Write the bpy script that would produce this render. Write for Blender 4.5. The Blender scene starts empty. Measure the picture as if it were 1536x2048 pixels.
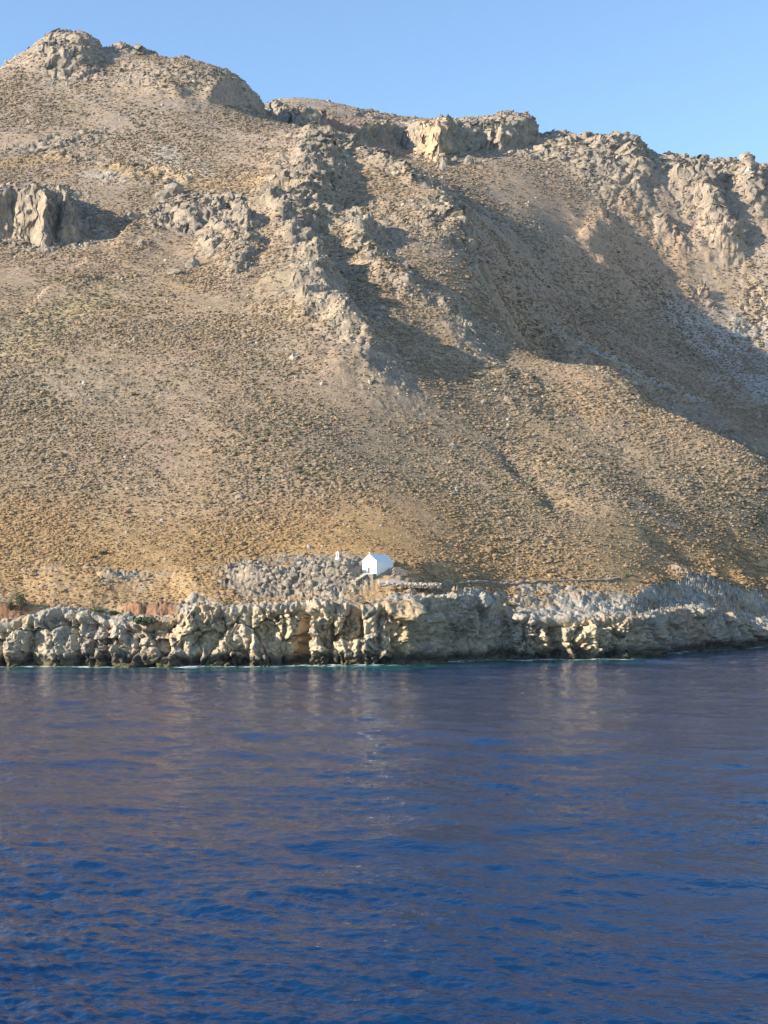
import bpy, bmesh, math, random
import numpy as np
from mathutils import Vector, Matrix

random.seed(7)
C = bpy.context.scene.collection
SC = bpy.context.scene
PI = math.pi

# ------------------------------------------------------------------ camera
FPX, CU, CV = 2739.0, 768.0, 1024.0        # focal length and centre of the photograph in its pixels
CAM_Z, PITCH = 15.0, math.radians(3.16)
cam_d = bpy.data.cameras.new('camera')
cam = bpy.data.objects.new('camera', cam_d)
C.objects.link(cam)
cam.location = (0, 0, CAM_Z)
cam.rotation_euler = (PI / 2 + PITCH, 0, 0)
cam_d.sensor_fit = 'VERTICAL'
cam_d.sensor_height = 36.0
cam_d.lens = 36.0 * FPX / 2048.0
cam_d.clip_start = 1.0
cam_d.clip_end = 20000.0
SC.camera = cam

# ------------------------------------------------------------------ light
SUN_PHI, SUN_EL = math.radians(69), math.radians(20.5)   # phi: degrees to the left of straight behind the camera
SUN = Vector((-math.cos(SUN_EL) * math.sin(SUN_PHI), -math.cos(SUN_EL) * math.cos(SUN_PHI), math.sin(SUN_EL)))
world = bpy.data.worlds.new('World')
SC.world = world
world.use_nodes = True
wn = world.node_tree
wn.nodes.clear()
sky = wn.nodes.new('ShaderNodeTexSky')
sky.sky_type = 'NISHITA'
sky.sun_disc = False
sky.sun_elevation = SUN_EL
sky.sun_rotation = math.atan2(SUN.x, SUN.y)
sky.air_density = 1.0
sky.dust_density = 0.0
sky.ozone_density = 2.8
bg = wn.nodes.new('ShaderNodeBackground')
bg.inputs['Strength'].default_value = 0.135
wo = wn.nodes.new('ShaderNodeOutputWorld')
wn.links.new(sky.outputs[0], bg.inputs[0])
wn.links.new(bg.outputs[0], wo.inputs[0])
sun_d = bpy.data.lights.new('sun', 'SUN')
sun_d.energy = 4.9
sun_d.angle = math.radians(0.5)
sun_d.color = (1.0, 0.90, 0.76)
sun = bpy.data.objects.new('sun', sun_d)
C.objects.link(sun)
sun.location = (-200, -50, 400)
sun.rotation_euler = (-SUN).to_track_quat('-Z', 'Y').to_euler()
SC.view_settings.view_transform = 'Standard'
SC.view_settings.look = 'None'
SC.view_settings.gamma = 1.0
SC.view_settings.use_curve_mapping = False
SC.view_settings.exposure = 1.08
SC.cycles.use_denoising = True
SC.cycles.denoiser = 'OPENIMAGEDENOISE'
SC.cycles.denoising_prefilter = 'ACCURATE'
SC.cycles.denoising_input_passes = 'RGB_ALBEDO_NORMAL'
SC.cycles.max_bounces = 5
SC.cycles.diffuse_bounces = 2
SC.cycles.glossy_bounces = 3

# ------------------------------------------------------------------ noise
def _hash(ix, iy, iz, seed):
    with np.errstate(over='ignore'):
        n = (ix.astype(np.uint32) * np.uint32(374761393) + iy.astype(np.uint32) * np.uint32(668265263)
             + iz.astype(np.uint32) * np.uint32(2246822519) + np.uint32((seed * 3266489917) & 0xffffffff))
        n = (n ^ (n >> np.uint32(15))) * np.uint32(2246822519)
        n = (n ^ (n >> np.uint32(13))) * np.uint32(3266489917)
        n = n ^ (n >> np.uint32(16))
    return (n & np.uint32(0xffffff)).astype(np.float32) / np.float32(0xffffff)

def vnoise2(x, y, seed=0):
    x = np.asarray(x, np.float32); y = np.asarray(y, np.float32)
    fx, fy = np.floor(x), np.floor(y)
    ix, iy = fx.astype(np.int32), fy.astype(np.int32)
    z = np.zeros_like(ix)
    tx, ty = x - fx, y - fy
    tx = tx * tx * tx * (tx * (tx * 6 - 15) + 10); ty = ty * ty * ty * (ty * (ty * 6 - 15) + 10)
    a = _hash(ix, iy, z, seed); b = _hash(ix + 1, iy, z, seed)
    c = _hash(ix, iy + 1, z, seed); d = _hash(ix + 1, iy + 1, z, seed)
    return ((a + (b - a) * tx) * (1 - ty) + (c + (d - c) * tx) * ty) * 2 - 1

def vnoise3(x, y, z, seed=0):
    x = np.asarray(x, np.float32); y = np.asarray(y, np.float32); z = np.asarray(z, np.float32)
    fx, fy, fz = np.floor(x), np.floor(y), np.floor(z)
    ix, iy, iz = fx.astype(np.int32), fy.astype(np.int32), fz.astype(np.int32)
    tx, ty, tz = x - fx, y - fy, z - fz
    tx = tx * tx * (3 - 2 * tx); ty = ty * ty * (3 - 2 * ty); tz = tz * tz * (3 - 2 * tz)
    out = 0
    for k in (0, 1):
        a = _hash(ix, iy, iz + k, seed); b = _hash(ix + 1, iy, iz + k, seed)
        c = _hash(ix, iy + 1, iz + k, seed); d = _hash(ix + 1, iy + 1, iz + k, seed)
        v = (a + (b - a) * tx) * (1 - ty) + (c + (d - c) * tx) * ty
        out = out + v * (tz if k else (1 - tz))
    return out * 2 - 1

def fbm2(x, y, octv=4, seed=0, gain=0.5, ridged=False):
    s, a, tot = 0, 1.0, 0.0
    c, sn = math.cos(0.6), math.sin(0.6)
    for o in range(octv):
        n = vnoise2(x, y, seed + o * 17)
        s = s + a * ((1 - 2 * np.abs(n)) if ridged else n)
        tot += a; a *= gain
        x, y = (x * c - y * sn) * 2.03 + 11.3, (x * sn + y * c) * 2.03 + 5.7
    return s / tot

def fbm3(x, y, z, octv=4, seed=0, gain=0.5, ridged=False):
    s, a, tot = 0, 1.0, 0.0
    for o in range(octv):
        n = vnoise3(x, y, z, seed + o * 17)
        s = s + a * ((1 - 2 * np.abs(n)) if ridged else n)
        tot += a; a *= gain
        x, y, z = x * 2.03 + 7.1 + z * 0.3, y * 2.03 + 3.3 - x * 0.1, z * 2.03 + 1.7
    return s / tot

def worley2(x, y, seed=0):
    """F1, F2 and the id of the nearest cell."""
    x = np.asarray(x, np.float32); y = np.asarray(y, np.float32)
    ix, iy = np.floor(x).astype(np.int32), np.floor(y).astype(np.int32)
    z = np.zeros_like(ix)
    f1 = np.full(x.shape, 9.0, np.float32); f2 = f1.copy(); cid = np.zeros(x.shape, np.float32)
    for dx in (-1, 0, 1):
        for dy in (-1, 0, 1):
            cx, cy = ix + dx, iy + dy
            d = np.hypot(cx + _hash(cx, cy, z, seed) - x, cy + _hash(cx, cy, z, seed + 1) - y)
            near = d < f1
            f2 = np.where(near, f1, np.minimum(f2, d))
            cid = np.where(near, _hash(cx, cy, z, seed + 2), cid)
            f1 = np.where(near, d, f1)
    return f1, f2, cid

def worley3(x, y, z, seed=0):
    x = np.asarray(x, np.float32); y = np.asarray(y, np.float32); z = np.asarray(z, np.float32)
    ix, iy, iz = np.floor(x).astype(np.int32), np.floor(y).astype(np.int32), np.floor(z).astype(np.int32)
    f1 = np.full(x.shape, 9.0, np.float32); f2 = f1.copy(); cid = np.zeros(x.shape, np.float32)
    for dx in (-1, 0, 1):
        for dy in (-1, 0, 1):
            for dz in (-1, 0, 1):
                cx, cy, cz = ix + dx, iy + dy, iz + dz
                d = np.sqrt((cx + _hash(cx, cy, cz, seed) - x) ** 2 + (cy + _hash(cx, cy, cz, seed + 1) - y) ** 2
                            + (cz + _hash(cx, cy, cz, seed + 2) - z) ** 2)
                near = d < f1
                f2 = np.where(near, f1, np.minimum(f2, d))
                cid = np.where(near, _hash(cx, cy, cz, seed + 3), cid)
                f1 = np.where(near, d, f1)
    return f1, f2, cid

def facet3(x, y, z, seed, tilt=1.0):
    """broken faces: every cell carries a plane of its own"""
    x = np.asarray(x, np.float32); y = np.asarray(y, np.float32); z = np.asarray(z, np.float32)
    ix, iy, iz = np.floor(x).astype(np.int32), np.floor(y).astype(np.int32), np.floor(z).astype(np.int32)
    f1 = np.full(x.shape, 9.0, np.float32); f2 = f1.copy(); val = np.zeros(x.shape, np.float32)
    for dx in (-1, 0, 1):
        for dy in (-1, 0, 1):
            for dz in (-1, 0, 1):
                cx, cy, cz = ix + dx, iy + dy, iz + dz
                qx, qy, qz = x - cx - _hash(cx, cy, cz, seed), y - cy - _hash(cx, cy, cz, seed + 1), z - cz - _hash(cx, cy, cz, seed + 2)
                d = np.sqrt(qx * qx + qy * qy + qz * qz)
                near = d < f1
                f2 = np.where(near, f1, np.minimum(f2, d))
                v = (_hash(cx, cy, cz, seed + 3) - 0.5) + tilt * 2 * ((_hash(cx, cy, cz, seed + 4) - 0.5) * qx + (_hash(cx, cy, cz, seed + 5) - 0.5) * qy + (_hash(cx, cy, cz, seed + 6) - 0.5) * qz)
                val = np.where(near, v, val)
                f1 = np.where(near, d, f1)
    return val, f2 - f1

def sstep(a, b, x):
    t = np.clip((x - a) / (b - a), 0, 1)
    return t * t * (3 - 2 * t)

# ------------------------------------------------------------------ survey: bearings taken from the camera turned into places
CP, SP = math.cos(PITCH), math.sin(PITCH)
def bearing(u, v):
    a, b = (u - CU) / FPX, (CV - v) / FPX
    dy, dz = CP - b * SP, SP + b * CP
    return a / dy, dz / dy                     # dx/dy, dz/dy
def place(u, v, Y, dz=0.0):
    a, b = bearing(u, v)
    return (a * Y, Y, CAM_Z + b * Y - dz)

# ------------------------------------------------------------------ shoreline
SHORE = [(-1600, 262), (-700, 262), (-200, 262), (0, 262), (140, 264), (300, 262), (450, 264), (560, 265), (608, 266.5), (625, 264), (700, 264), (780, 264), (818, 266), (838, 270), (880, 278),
         (940, 284), (1000, 288.5), (1018, 288), (1040, 285.5), (1090, 286.5), (1150, 287), (1200, 288.5), (1262, 290), (1285, 298), (1325, 312), (1400, 325), (1470, 338), (1536, 350), (1640, 372), (1900, 430), (2400, 520)]
_su = np.array([(u - CU) / FPX for u, _ in SHORE]); _sy = np.array([y for _, y in SHORE])
def shore_y(s):
    """distance of the waterline along bearing s = x / y"""
    return np.interp(s, _su, _sy)

# (u, v, distance, lowered by)
SPOTS = []
prof = [(1150, 292), (1100, 306), (1050, 325), (950, 357), (850, 395), (700, 460), (600, 525), (500, 605), (400, 710), (300, 820)]
for u in (-500, 0, 300, 580):
    SPOTS += [(u, v, y) for v, y in prof]
SPOTS += [(-500, 240, 890), (0, 235, 890), (250, 235, 890), (430, 235, 895),
          (-500, 190, 990), (0, 160, 985), (200, 155, 985), (380, 160, 985),
          (-500, 170, 1080), (0, 150, 1060), (60, 116, 1065), (165, 112, 1075), (260, 104, 1078), (330, 130, 1070), (400, 148, 1065),
          (440, 168, 1060), (490, 214, 1065, 6), (550, 252, 1050, 8),
          # foot of the bluff and the saddle
          (440, 215, 930), (520, 240, 950), (590, 252, 960), (625, 262, 930),
          # ridge that drops to the right
          (640, 285, 870), (700, 305, 840), (760, 335, 800), (870, 395, 745), (925, 465, 690), (960, 560, 640), (1000, 650, 580),
          (1150, 740, 520), (1250, 795, 494), (1400, 870, 464), (1536, 945, 440),
          # the face below it
          (650, 360, 770), (720, 380, 760), (800, 400, 745), (850, 470, 670), (700, 440, 690), (750, 500, 625), (750, 600, 545), (860, 560, 600), (800, 700, 482), (900, 650, 545), (850, 800, 436), (800, 900, 396), (800, 1000, 345), (800, 1100, 308),
          (1000, 1130, 325), (1000, 1000, 372), (1000, 900, 415), (1000, 800, 468), (1000, 720, 528),
          (1250, 1130, 341), (1250, 1000, 386), (1250, 900, 432), (1400, 1140, 366), (1400, 1050, 393), (1400, 960, 425),
          (1480, 1130, 381), (1500, 1040, 408), (1700, 1120, 430), (1700, 1040, 458),
          # hidden dip behind the ridge
          (1080, 715, 650, 30), (1200, 775, 640, 42), (1350, 845, 620, 40), (1500, 925, 600, 36), (1300, 820, 680, 34), (1450, 890, 670, 32),
          # gorge
          (905, 405, 800), (960, 505, 765), (1010, 620, 735), (1070, 680, 755), (1200, 745, 750), (1300, 795, 755), (1400, 835, 750),
          (1536, 900, 730), (1536, 830, 800), (1536, 750, 880), (1536, 655, 970), (1350, 700, 885), (1330, 600, 965), (1150, 600, 870), (1150, 530, 920),
          (1170, 450, 985), (1050, 430, 940), (1000, 400, 955), (1000, 340, 1015), (1200, 350, 1060), (1400, 500, 1015), (1536, 500, 1020),
          (1400, 400, 1055), (1536, 400, 1060), (860, 365, 890), (820, 335, 950), (760, 315, 990),
          (1100, 300, 1110), (1300, 320, 1110), (1480, 330, 1110),
          # rim of the far crest
          (640, 268, 985), (700, 300, 1025), (780, 312, 1070), (640, 245, 1060, 20), (700, 245, 1090, 22), (780, 245, 1140, 22), (815, 250, 1170, 24), (880, 330, 1010), (880, 243, 1080, 24),
          (950, 310, 1090), (960, 238, 1180, 24), (1030, 243, 1190, 20), (1100, 252, 1185, 17), (1170, 268, 1180, 20), (1290, 281, 1165, 23), (1420, 293, 1155, 23), (1536, 299, 1155, 27),
          (560, 203, 1300, 20), (700, 213, 1280, 22), (820, 246, 1235, 24), (940, 228, 1260, 26),
          # out of the picture
          (2000, 1150, 480), (2000, 1000, 560), (2000, 850, 690), (2000, 600, 900), (2000, 400, 1080), (2000, 300, 1180), (2400, 1100, 540), (2400, 700, 830), (2400, 330, 1160),
          (-900, 1150, 292), (-900, 950, 357), (-900, 700, 460), (-900, 500, 605), (-900, 300, 820), (-900, 200, 1000),
          # foot of the slope
           
          (0, 1178, 280), (400, 1182, 278), (700, 1184, 276.5), (760, 1151, 285.5), (850, 1152, 288), (820, 1182, 279), (900, 1172, 287.5), (900, 1190, 285), (950, 1172, 293), (1010, 1172, 299), (1050, 1187, 306), (1250, 1190, 320), (1420, 1188, 354), (1536, 1180, 378), (1650, 1172, 405)]
P = np.array([place(*s) for s in SPOTS], np.float64)
P = np.vstack([P, [(-420, 1500, 340), (-200, 1500, 380), (0, 1500, 420), (200, 1500, 400), (400, 1500, 360), (620, 1500, 330),
                   (-300, 1250, 400), (-150, 1250, 425), (300, 1330, 385), (480, 1330, 360), (-620, 1200, 330), (-640, 1500, 280), (900, 1500, 280), (900, 1100, 300)]])
for _u in (-700, -200, 0, 200, 400, 560, 700, 818, 880, 940, 1018, 1090, 1200, 1262, 1325, 1400, 1470, 1536, 1640, 1900, 2400):
    _b = (_u - CU) / FPX
    for _o, _z in ((-12, 10.5 if 700 <= _u <= 1018 else 8.0), (5, (13.8 if _u >= 818 else 11.8) if 700 <= _u <= 1018 else 9.8)):
        P = np.vstack([P, [(_b * (shore_y(_b) + _o), shore_y(_b) + _o, _z)]])
TS = 100.0
def _tps_fit(P, lam=2e-4):
    X = P[:, :2] / TS
    n = len(X)
    r2 = ((X[:, None] - X[None]) ** 2).sum(-1)
    K = 0.5 * r2 * np.log(r2 + 1e-12) + lam * np.eye(n) * 10
    A = np.zeros((n + 3, n + 3))
    A[:n, :n] = K; A[:n, n] = 1; A[:n, n + 1:] = X; A[n, :n] = 1; A[n + 1:, :n] = X.T
    w = np.linalg.solve(A, np.concatenate([P[:, 2], [0, 0, 0]]))
    return X, w
TX, TW = _tps_fit(P)
def h_base(x, y):
    x = np.asarray(x, np.float64) / TS; y = np.asarray(y, np.float64) / TS
    n = len(TX)
    s = TW[n] + TW[n + 1] * x + TW[n + 2] * y
    for (px, py), w in zip(TX, TW[:n]):
        r2 = (x - px) ** 2 + (y - py) ** 2
        s = s + w * 0.5 * r2 * np.log(r2 + 1e-12)
    return s

# base heights on a plan grid, looked up with bicubic-ish smoothness
GX0, GX1, GY0, GY1, GS = -760.0, 960.0, 240.0, 1520.0, 8.0
_gx = np.arange(GX0, GX1 + GS, GS); _gy = np.arange(GY0, GY1 + GS, GS)
_G = h_base(*np.meshgrid(_gx, _gy))
def _cub(p0, p1, p2, p3, t):
    return p1 + 0.5 * t * (p2 - p0 + t * (2 * p0 - 5 * p1 + 4 * p2 - p3 + t * (3 * (p1 - p2) + p3 - p0)))
def h0(x, y):
    fx = np.clip((np.asarray(x, np.float64) - GX0) / GS, 1, len(_gx) - 3.001); fy = np.clip((np.asarray(y, np.float64) - GY0) / GS, 1, len(_gy) - 3.001)
    ix, iy = fx.astype(int), fy.astype(int)
    tx, ty = fx - ix, fy - iy
    rows = [_cub(_G[iy + k, ix - 1], _G[iy + k, ix], _G[iy + k, ix + 1], _G[iy + k, ix + 2], tx) for k in (-1, 0, 1, 2)]
    return _cub(*rows, ty)

_Ys = np.arange(262.0, 1480.0, 1.0)
def pick(u, v, hf=None, start=0):
    """where the line of sight first meets the slope"""
    a, b = bearing(u, v)
    ys = _Ys[_Ys >= start]
    below = (CAM_Z + b * ys) <= (hf or h0)(a * ys, ys)
    k = int(np.argmax(below)) if below.any() else len(ys) - 1
    y = ys[k]
    return np.array((a * y, y))
def picks(pts, start=0):
    return np.array([pick(u, v, None, start) for u, v in pts])

# ------------------------------------------------------------------ landforms laid on the base slope
RIDGES, STEPS = [], []
def ridge(pts, h, wl, wr, rock=1.0, start=0, end_taper=True):
    RIDGES.append(dict(p=picks(pts, start), h=h, wl=wl, wr=wr, rock=rock, taper=end_taper))
def step(poly, h, w, rock=1.0, start=0, world=False, back=None, flat=False):
    STEPS.append(dict(p=np.array(poly, float) if world else picks(poly, start), h=h, w=w, rock=rock, back=back, flat=flat))

# spurs and gullies (upper end first); positive stands out, negative is cut in
ridge([(638, 275), (645, 320), (628, 380), (612, 430), (640, 500)], 13, 28, 11, 0.85)
ridge([(650, 272), (760, 335), (870, 392), (925, 462), (938, 545)], 8, 16, 9)
ridge([(550, 420), (598, 490), (640, 560), (655, 645), (700, 700), (745, 770)], 11, 22, 9, 0.9)
ridge([(690, 430), (735, 500), (775, 560), (822, 615)], 11, 13, 9)
ridge([(470, 440), (478, 500), (482, 570)], 7, 12, 6)
ridge([(432, 460), (422, 520)], 4, 7, 4)
ridge([(700, 640), (750, 720), (775, 790)], 5, 16, 8, 0.7)
ridge([(940, 700), (1000, 760), (1040, 830)], 3, 16, 10, 0.4)
ridge([(860, 560), (900, 640), (960, 720)], 4, 12, 8, 0.6)
ridge([(700, 480), (690, 540), (740, 640)], -5, 8, 9, 0.2)
ridge([(985, 870), (1040, 935), (1085, 985), (1125, 1035)], -2.0, 4, 14, 0.1)
ridge([(990, 640), (1150, 735), (1250, 790), (1400, 865), (1560, 955)], 4.5, 14, 10, 0.3)
ridge([(1120, 780), (1190, 860), (1290, 960), (1330, 1020)], -1.6, 8, 8, 0.1)
ridge([(1285, 1065), (1350, 1095), (1430, 1130), (1500, 1165)], -3.2, 4, 4, 0.0)
ridge([(1450, 1085), (1500, 1110), (1560, 1140)], -2.5, 6, 5, 0.0)
# far wall ribs
FS = 830
ridge([(1250, 312), (1268, 350), (1285, 420), (1310, 480)], 18, 34, 11, 0.8, FS)
ridge([(1390, 345), (1405, 385), (1440, 450), (1480, 512)], 23, 32, 12, 0.8, FS)
ridge([(1484, 345), (1505, 380), (1545, 430)], 18, 22, 14, 0.8, FS)
ridge([(1335, 360), (1352, 415), (1378, 475)], -9, 7, 18, 0.4, FS)
ridge([(1418, 340), (1440, 388), (1470, 440), (1502, 505)], -9, 8, 22, 0.4, FS)
ridge([(1300, 450), (1340, 480), (1375, 500)], 7, 10, 7, 1, FS)
ridge([(1130, 270), (1190, 340), (1225, 450)], 4, 24, 20, 0.8, FS)
ridge([(1030, 250), (1010, 300)], 6, 14, 10, 1, FS)
ridge([(1385, 570), (1395, 605)], 6, 9, 6, 1, 780)
ridge([(880, 300), (884, 342)], 7, 5, 5, 1, 800)
ridge([(1215, 425), (1188, 470), (1168, 530)], 9, 10, 34, 0.1, FS)
# peak
# left gully bank
ridge([(275, 430), (215, 500), (140, 565), (40, 645)], 4.0, 2.5, 30, 0.0)

def poly_sd(x, y, poly):
    """signed distance to a closed outline, inside positive"""
    d = np.full(x.shape, 1e9); ins = np.zeros(x.shape, bool)
    n = len(poly)
    for i in range(n):
        ax, ay = poly[i]; bx, by = poly[(i + 1) % n]
        ex, ey = bx - ax, by - ay
        t = np.clip(((x - ax) * ex + (y - ay) * ey) / (ex * ex + ey * ey + 1e-9), 0, 1)
        d = np.minimum(d, np.hypot(x - ax - t * ex, y - ay - t * ey))
        c = ((ay > y) != (by > y)) & (x < (bx - ax) * (y - ay) / (by - ay + 1e-12) + ax)
        ins ^= c
    return np.where(ins, d, -d)

# summit block: rugged on the left, a sheer bluff at its right end
def pw(u, v, Y):
    return place(u, v, Y)[:2]
def wridge(pts, h, wl, wr, rock=1.0, taper=True, lumpy=0.5):
    RIDGES.append(dict(p=np.array(pts, float), h=h, wl=wl, wr=wr, rock=rock, taper=taper, lumpy=lumpy))
wridge([pw(556, 0, 1060), pw(503, 0, 1015), pw(457, 0, 980), pw(432, 0, 955), pw(416, 0, 930)], 21, 60, 5, 0.3, lumpy=0.12)
wridge([pw(172, 0, 1105), pw(168, 0, 1075), pw(162, 0, 1035), pw(150, 0, 985)], 19, 34, 12, 0.5, lumpy=0.15)
wridge([pw(98, 0, 1060), pw(100, 0, 1020), pw(112, 0, 985)], 6, 16, 9)
wridge([pw(400, 0, 1060), pw(300, 0, 1072), pw(200, 0, 1080)], 5, 14, 14)
wridge([pw(-60, 0, 1060), pw(60, 0, 1066), pw(180, 0, 1080)], 5, 16, 16)

# left crag
step([pw(-60, 0, 622), pw(30, 0, 630), pw(75, 0, 622), pw(95, 0, 612), pw(116, 0, 632), pw(135, 0, 622), pw(152, 0, 630), pw(150, 0, 668), pw(110, 0, 725), pw(60, 0, 725), pw(-60, 0, 705)], 25, 8, 0.9, world=True, back=120, flat=True)
# smooth dome and alcove
step([pw(345, 0, 650), pw(400, 0, 640), pw(450, 0, 655), pw(445, 0, 690), pw(400, 0, 712), pw(350, 0, 700)], 7, 8, 1.0, world=True, back=55, flat=True)
# far rim with its scallops
RIM = [pw(600, 0, 1000), pw(640, 0, 1010), pw(700, 0, 1052), pw(770, 0, 1090), pw(814, 0, 1130), pw(835, 0, 1085), pw(865, 0, 1040), pw(886, 0, 1035), pw(893, 0, 1085), pw(930, 0, 1120), pw(990, 0, 1135),
       pw(1004, 0, 1105), pw(1024, 0, 1130), pw(1060, 0, 1145), pw(1070, 0, 1300), (-60, 1500), pw(400, 0, 1320), pw(535, 0, 1200), pw(588, 0, 1045)]
step(RIM, 22, 9, 1.0, world=True)
step([pw(1062, 0, 1150), pw(1110, 0, 1140), pw(1170, 0, 1150), pw(1290, 0, 1140), pw(1420, 0, 1130), pw(1600, 0, 1130), pw(2300, 0, 1150), (900, 1500), (300, 1500), pw(1072, 0, 1300)], 10, 50, 1.0, world=True)

step([pw(492, 0, 288.5), pw(515, 0, 286), pw(560, 0, 286), pw(620, 0, 285), pw(680, 0, 285), pw(706, 0, 286), pw(712, 0, 291), pw(690, 0, 297), pw(560, 0, 299), pw(500, 0, 296)], 2.8, 3.4, 0.75, world=True, back=11, flat=True)
STEPS[-1]['fill'] = 9.0
wridge([pw(1320, 0, 358), pw(1370, 0, 356), pw(1440, 0, 360)], 2.4, 4, 4, 0.9)
wridge([pw(205, 0, 293), pw(250, 0, 292), pw(300, 0, 294)], 0.9, 1.6, 1.4, 0.8)

def landform(x, y):
    """height and rockiness"""
    z = h0(x, y)
    far = np.clip(y / 600.0, 0.5, 1.6)
    far = far * sstep(292, 380, y) + 0.12
    wx = x + far * (4.0 * fbm2(x / 26, y / 26, 2, 3) + 1.8 * fbm2(x / 8, y / 8, 2, 5))
    wy = y + far * (4.0 * fbm2(x / 26 + 50, y / 26, 2, 9) + 1.8 * fbm2(x / 8 + 50, y / 8, 2, 12))
    rock = np.zeros(x.shape)
    for s in STEPS:
        m = 90 if s['back'] else 60
        lo, hi = s['p'].min(0) - m, s['p'].max(0) + m
        k = (wx > lo[0]) & (wx < hi[0]) & (wy > lo[1]) & (wy < hi[1])
        if not k.any():
            continue
        sd = poly_sd(wx[k], wy[k], s['p'])
        f = sstep(-s['w'] * 0.5, s['w'] * 0.5, sd)
        if s['back'] and s['flat']:
            f = f * np.clip(1 - (wy[k] - s['p'][:, 1].min() - s['w']) / s['back'], 0, 1)
        elif s['back']:
            f = f * np.clip(1 - sd / s['back'], 0, 1)
        z[k] = z[k] + s['h'] * f
        rock[k] = np.maximum(rock[k], s['rock'] * (1 - sstep(s['w'] * 0.7, s['w'] * 2.2, np.abs(sd))))
        if 'fill' in s:
            rock[k] = np.maximum(rock[k], 0.9 * sstep(-1.0, 1.0, sd) * (1 - sstep(s['fill'] * 0.7, s['fill'] * 1.2, wy[k] - s['p'][:, 1].min())) * sstep(-0.35, 0.05, fbm2(x[k] / 3.5, y[k] / 3.5, 3, 33)))
    for r in RIDGES:
        m = max(r['wl'], r['wr']) * 2.6
        lo, hi = r['p'].min(0) - m, r['p'].max(0) + m
        k = np.nonzero((wx > lo[0]) & (wx < hi[0]) & (wy > lo[1]) & (wy < hi[1]))
        if not len(k[0]):
            continue
        qx, qy = wx[k], wy[k]
        best = np.full(qx.shape, 1e9); side = np.zeros(qx.shape); along = np.zeros(qx.shape)
        L = np.hypot(*(r['p'][1:] - r['p'][:-1]).T); tot = L.sum(); acc = 0
        for i in range(len(L)):
            a, b = r['p'][i], r['p'][i + 1]
            e = (b - a) / L[i]
            t = np.clip((qx - a[0]) * e[0] + (qy - a[1]) * e[1], 0, L[i])
            dx, dy = qx - a[0] - t * e[0], qy - a[1] - t * e[1]
            d = np.hypot(dx, dy)
            nb = d < best
            best = np.where(nb, d, best); side = np.where(nb, e[0] * dy - e[1] * dx, side); along = np.where(nb, (acc + t) / tot, along)
            acc += L[i]
        env = sstep(-0.02, 0.18, along) * (1 - sstep(0.82, 1.02, along)) if r['taper'] else 1.0
        lump = 0.82 + r.get('lumpy', 0.5) * fbm2(qx / 14, qy / 14, 2, 31)
        f = np.where(side < 0, np.exp(-(best / r['wl']) ** 2), 1 - sstep(0, r['wr'] * 1.6, best))
        z[k] = z[k] + r['h'] * f * env * lump
        rock[k] = np.maximum(rock[k], r['rock'] * np.clip(env + 0.2, 0, 1) * np.where(side < 0, np.exp(-(best / (r['wl'] * 0.6)) ** 2), 1 - sstep(r['wr'] * 0.8, r['wr'] * 2.2, best)))
    return z, rock

# ------------------------------------------------------------------ building helpers
def mesh_obj(name, verts, faces, mats=(), parent=None, smooth=False, link=True):
    me = bpy.data.meshes.new(name)
    verts = np.asarray(verts, np.float32)
    if isinstance(faces, np.ndarray):
        n, k = faces.shape
        me.vertices.add(len(verts)); me.vertices.foreach_set('co', verts.ravel())
        me.loops.add(n * k); me.loops.foreach_set('vertex_index', faces.astype(np.int32).ravel())
        me.polygons.add(n); me.polygons.foreach_set('loop_start', np.arange(0, n * k, k, dtype=np.int32))
        me.polygons.foreach_set('loop_total', np.full(n, k, np.int32))
        me.update(calc_edges=True)
    else:
        me.from_pydata(verts.tolist(), [], faces); me.update()
    if smooth:
        me.polygons.foreach_set('use_smooth', np.ones(len(me.polygons), bool))
    for m in mats:
        me.materials.append(m)
    o = bpy.data.objects.new(name, me)
    if link:
        C.objects.link(o)
    if parent:
        o.parent = parent
    return o

def grid_faces(nr, nc):
    i = np.arange(nr * nc).reshape(nr, nc)
    return np.stack([i[:-1, :-1], i[:-1, 1:], i[1:, 1:], i[1:, :-1]], -1).reshape(-1, 4)

def add_color(o, name, rgb):
    a = o.data.color_attributes.new(name, 'FLOAT_COLOR', 'POINT')
    c = np.ones((len(rgb), 4), np.float32); c[:, :3] = rgb
    a.data.foreach_set('color', c.ravel())

def add_float(o, name, val):
    a = o.data.attributes.new(name, 'FLOAT', 'POINT')
    a.data.foreach_set('value', np.asarray(val, np.float32).ravel())

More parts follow.
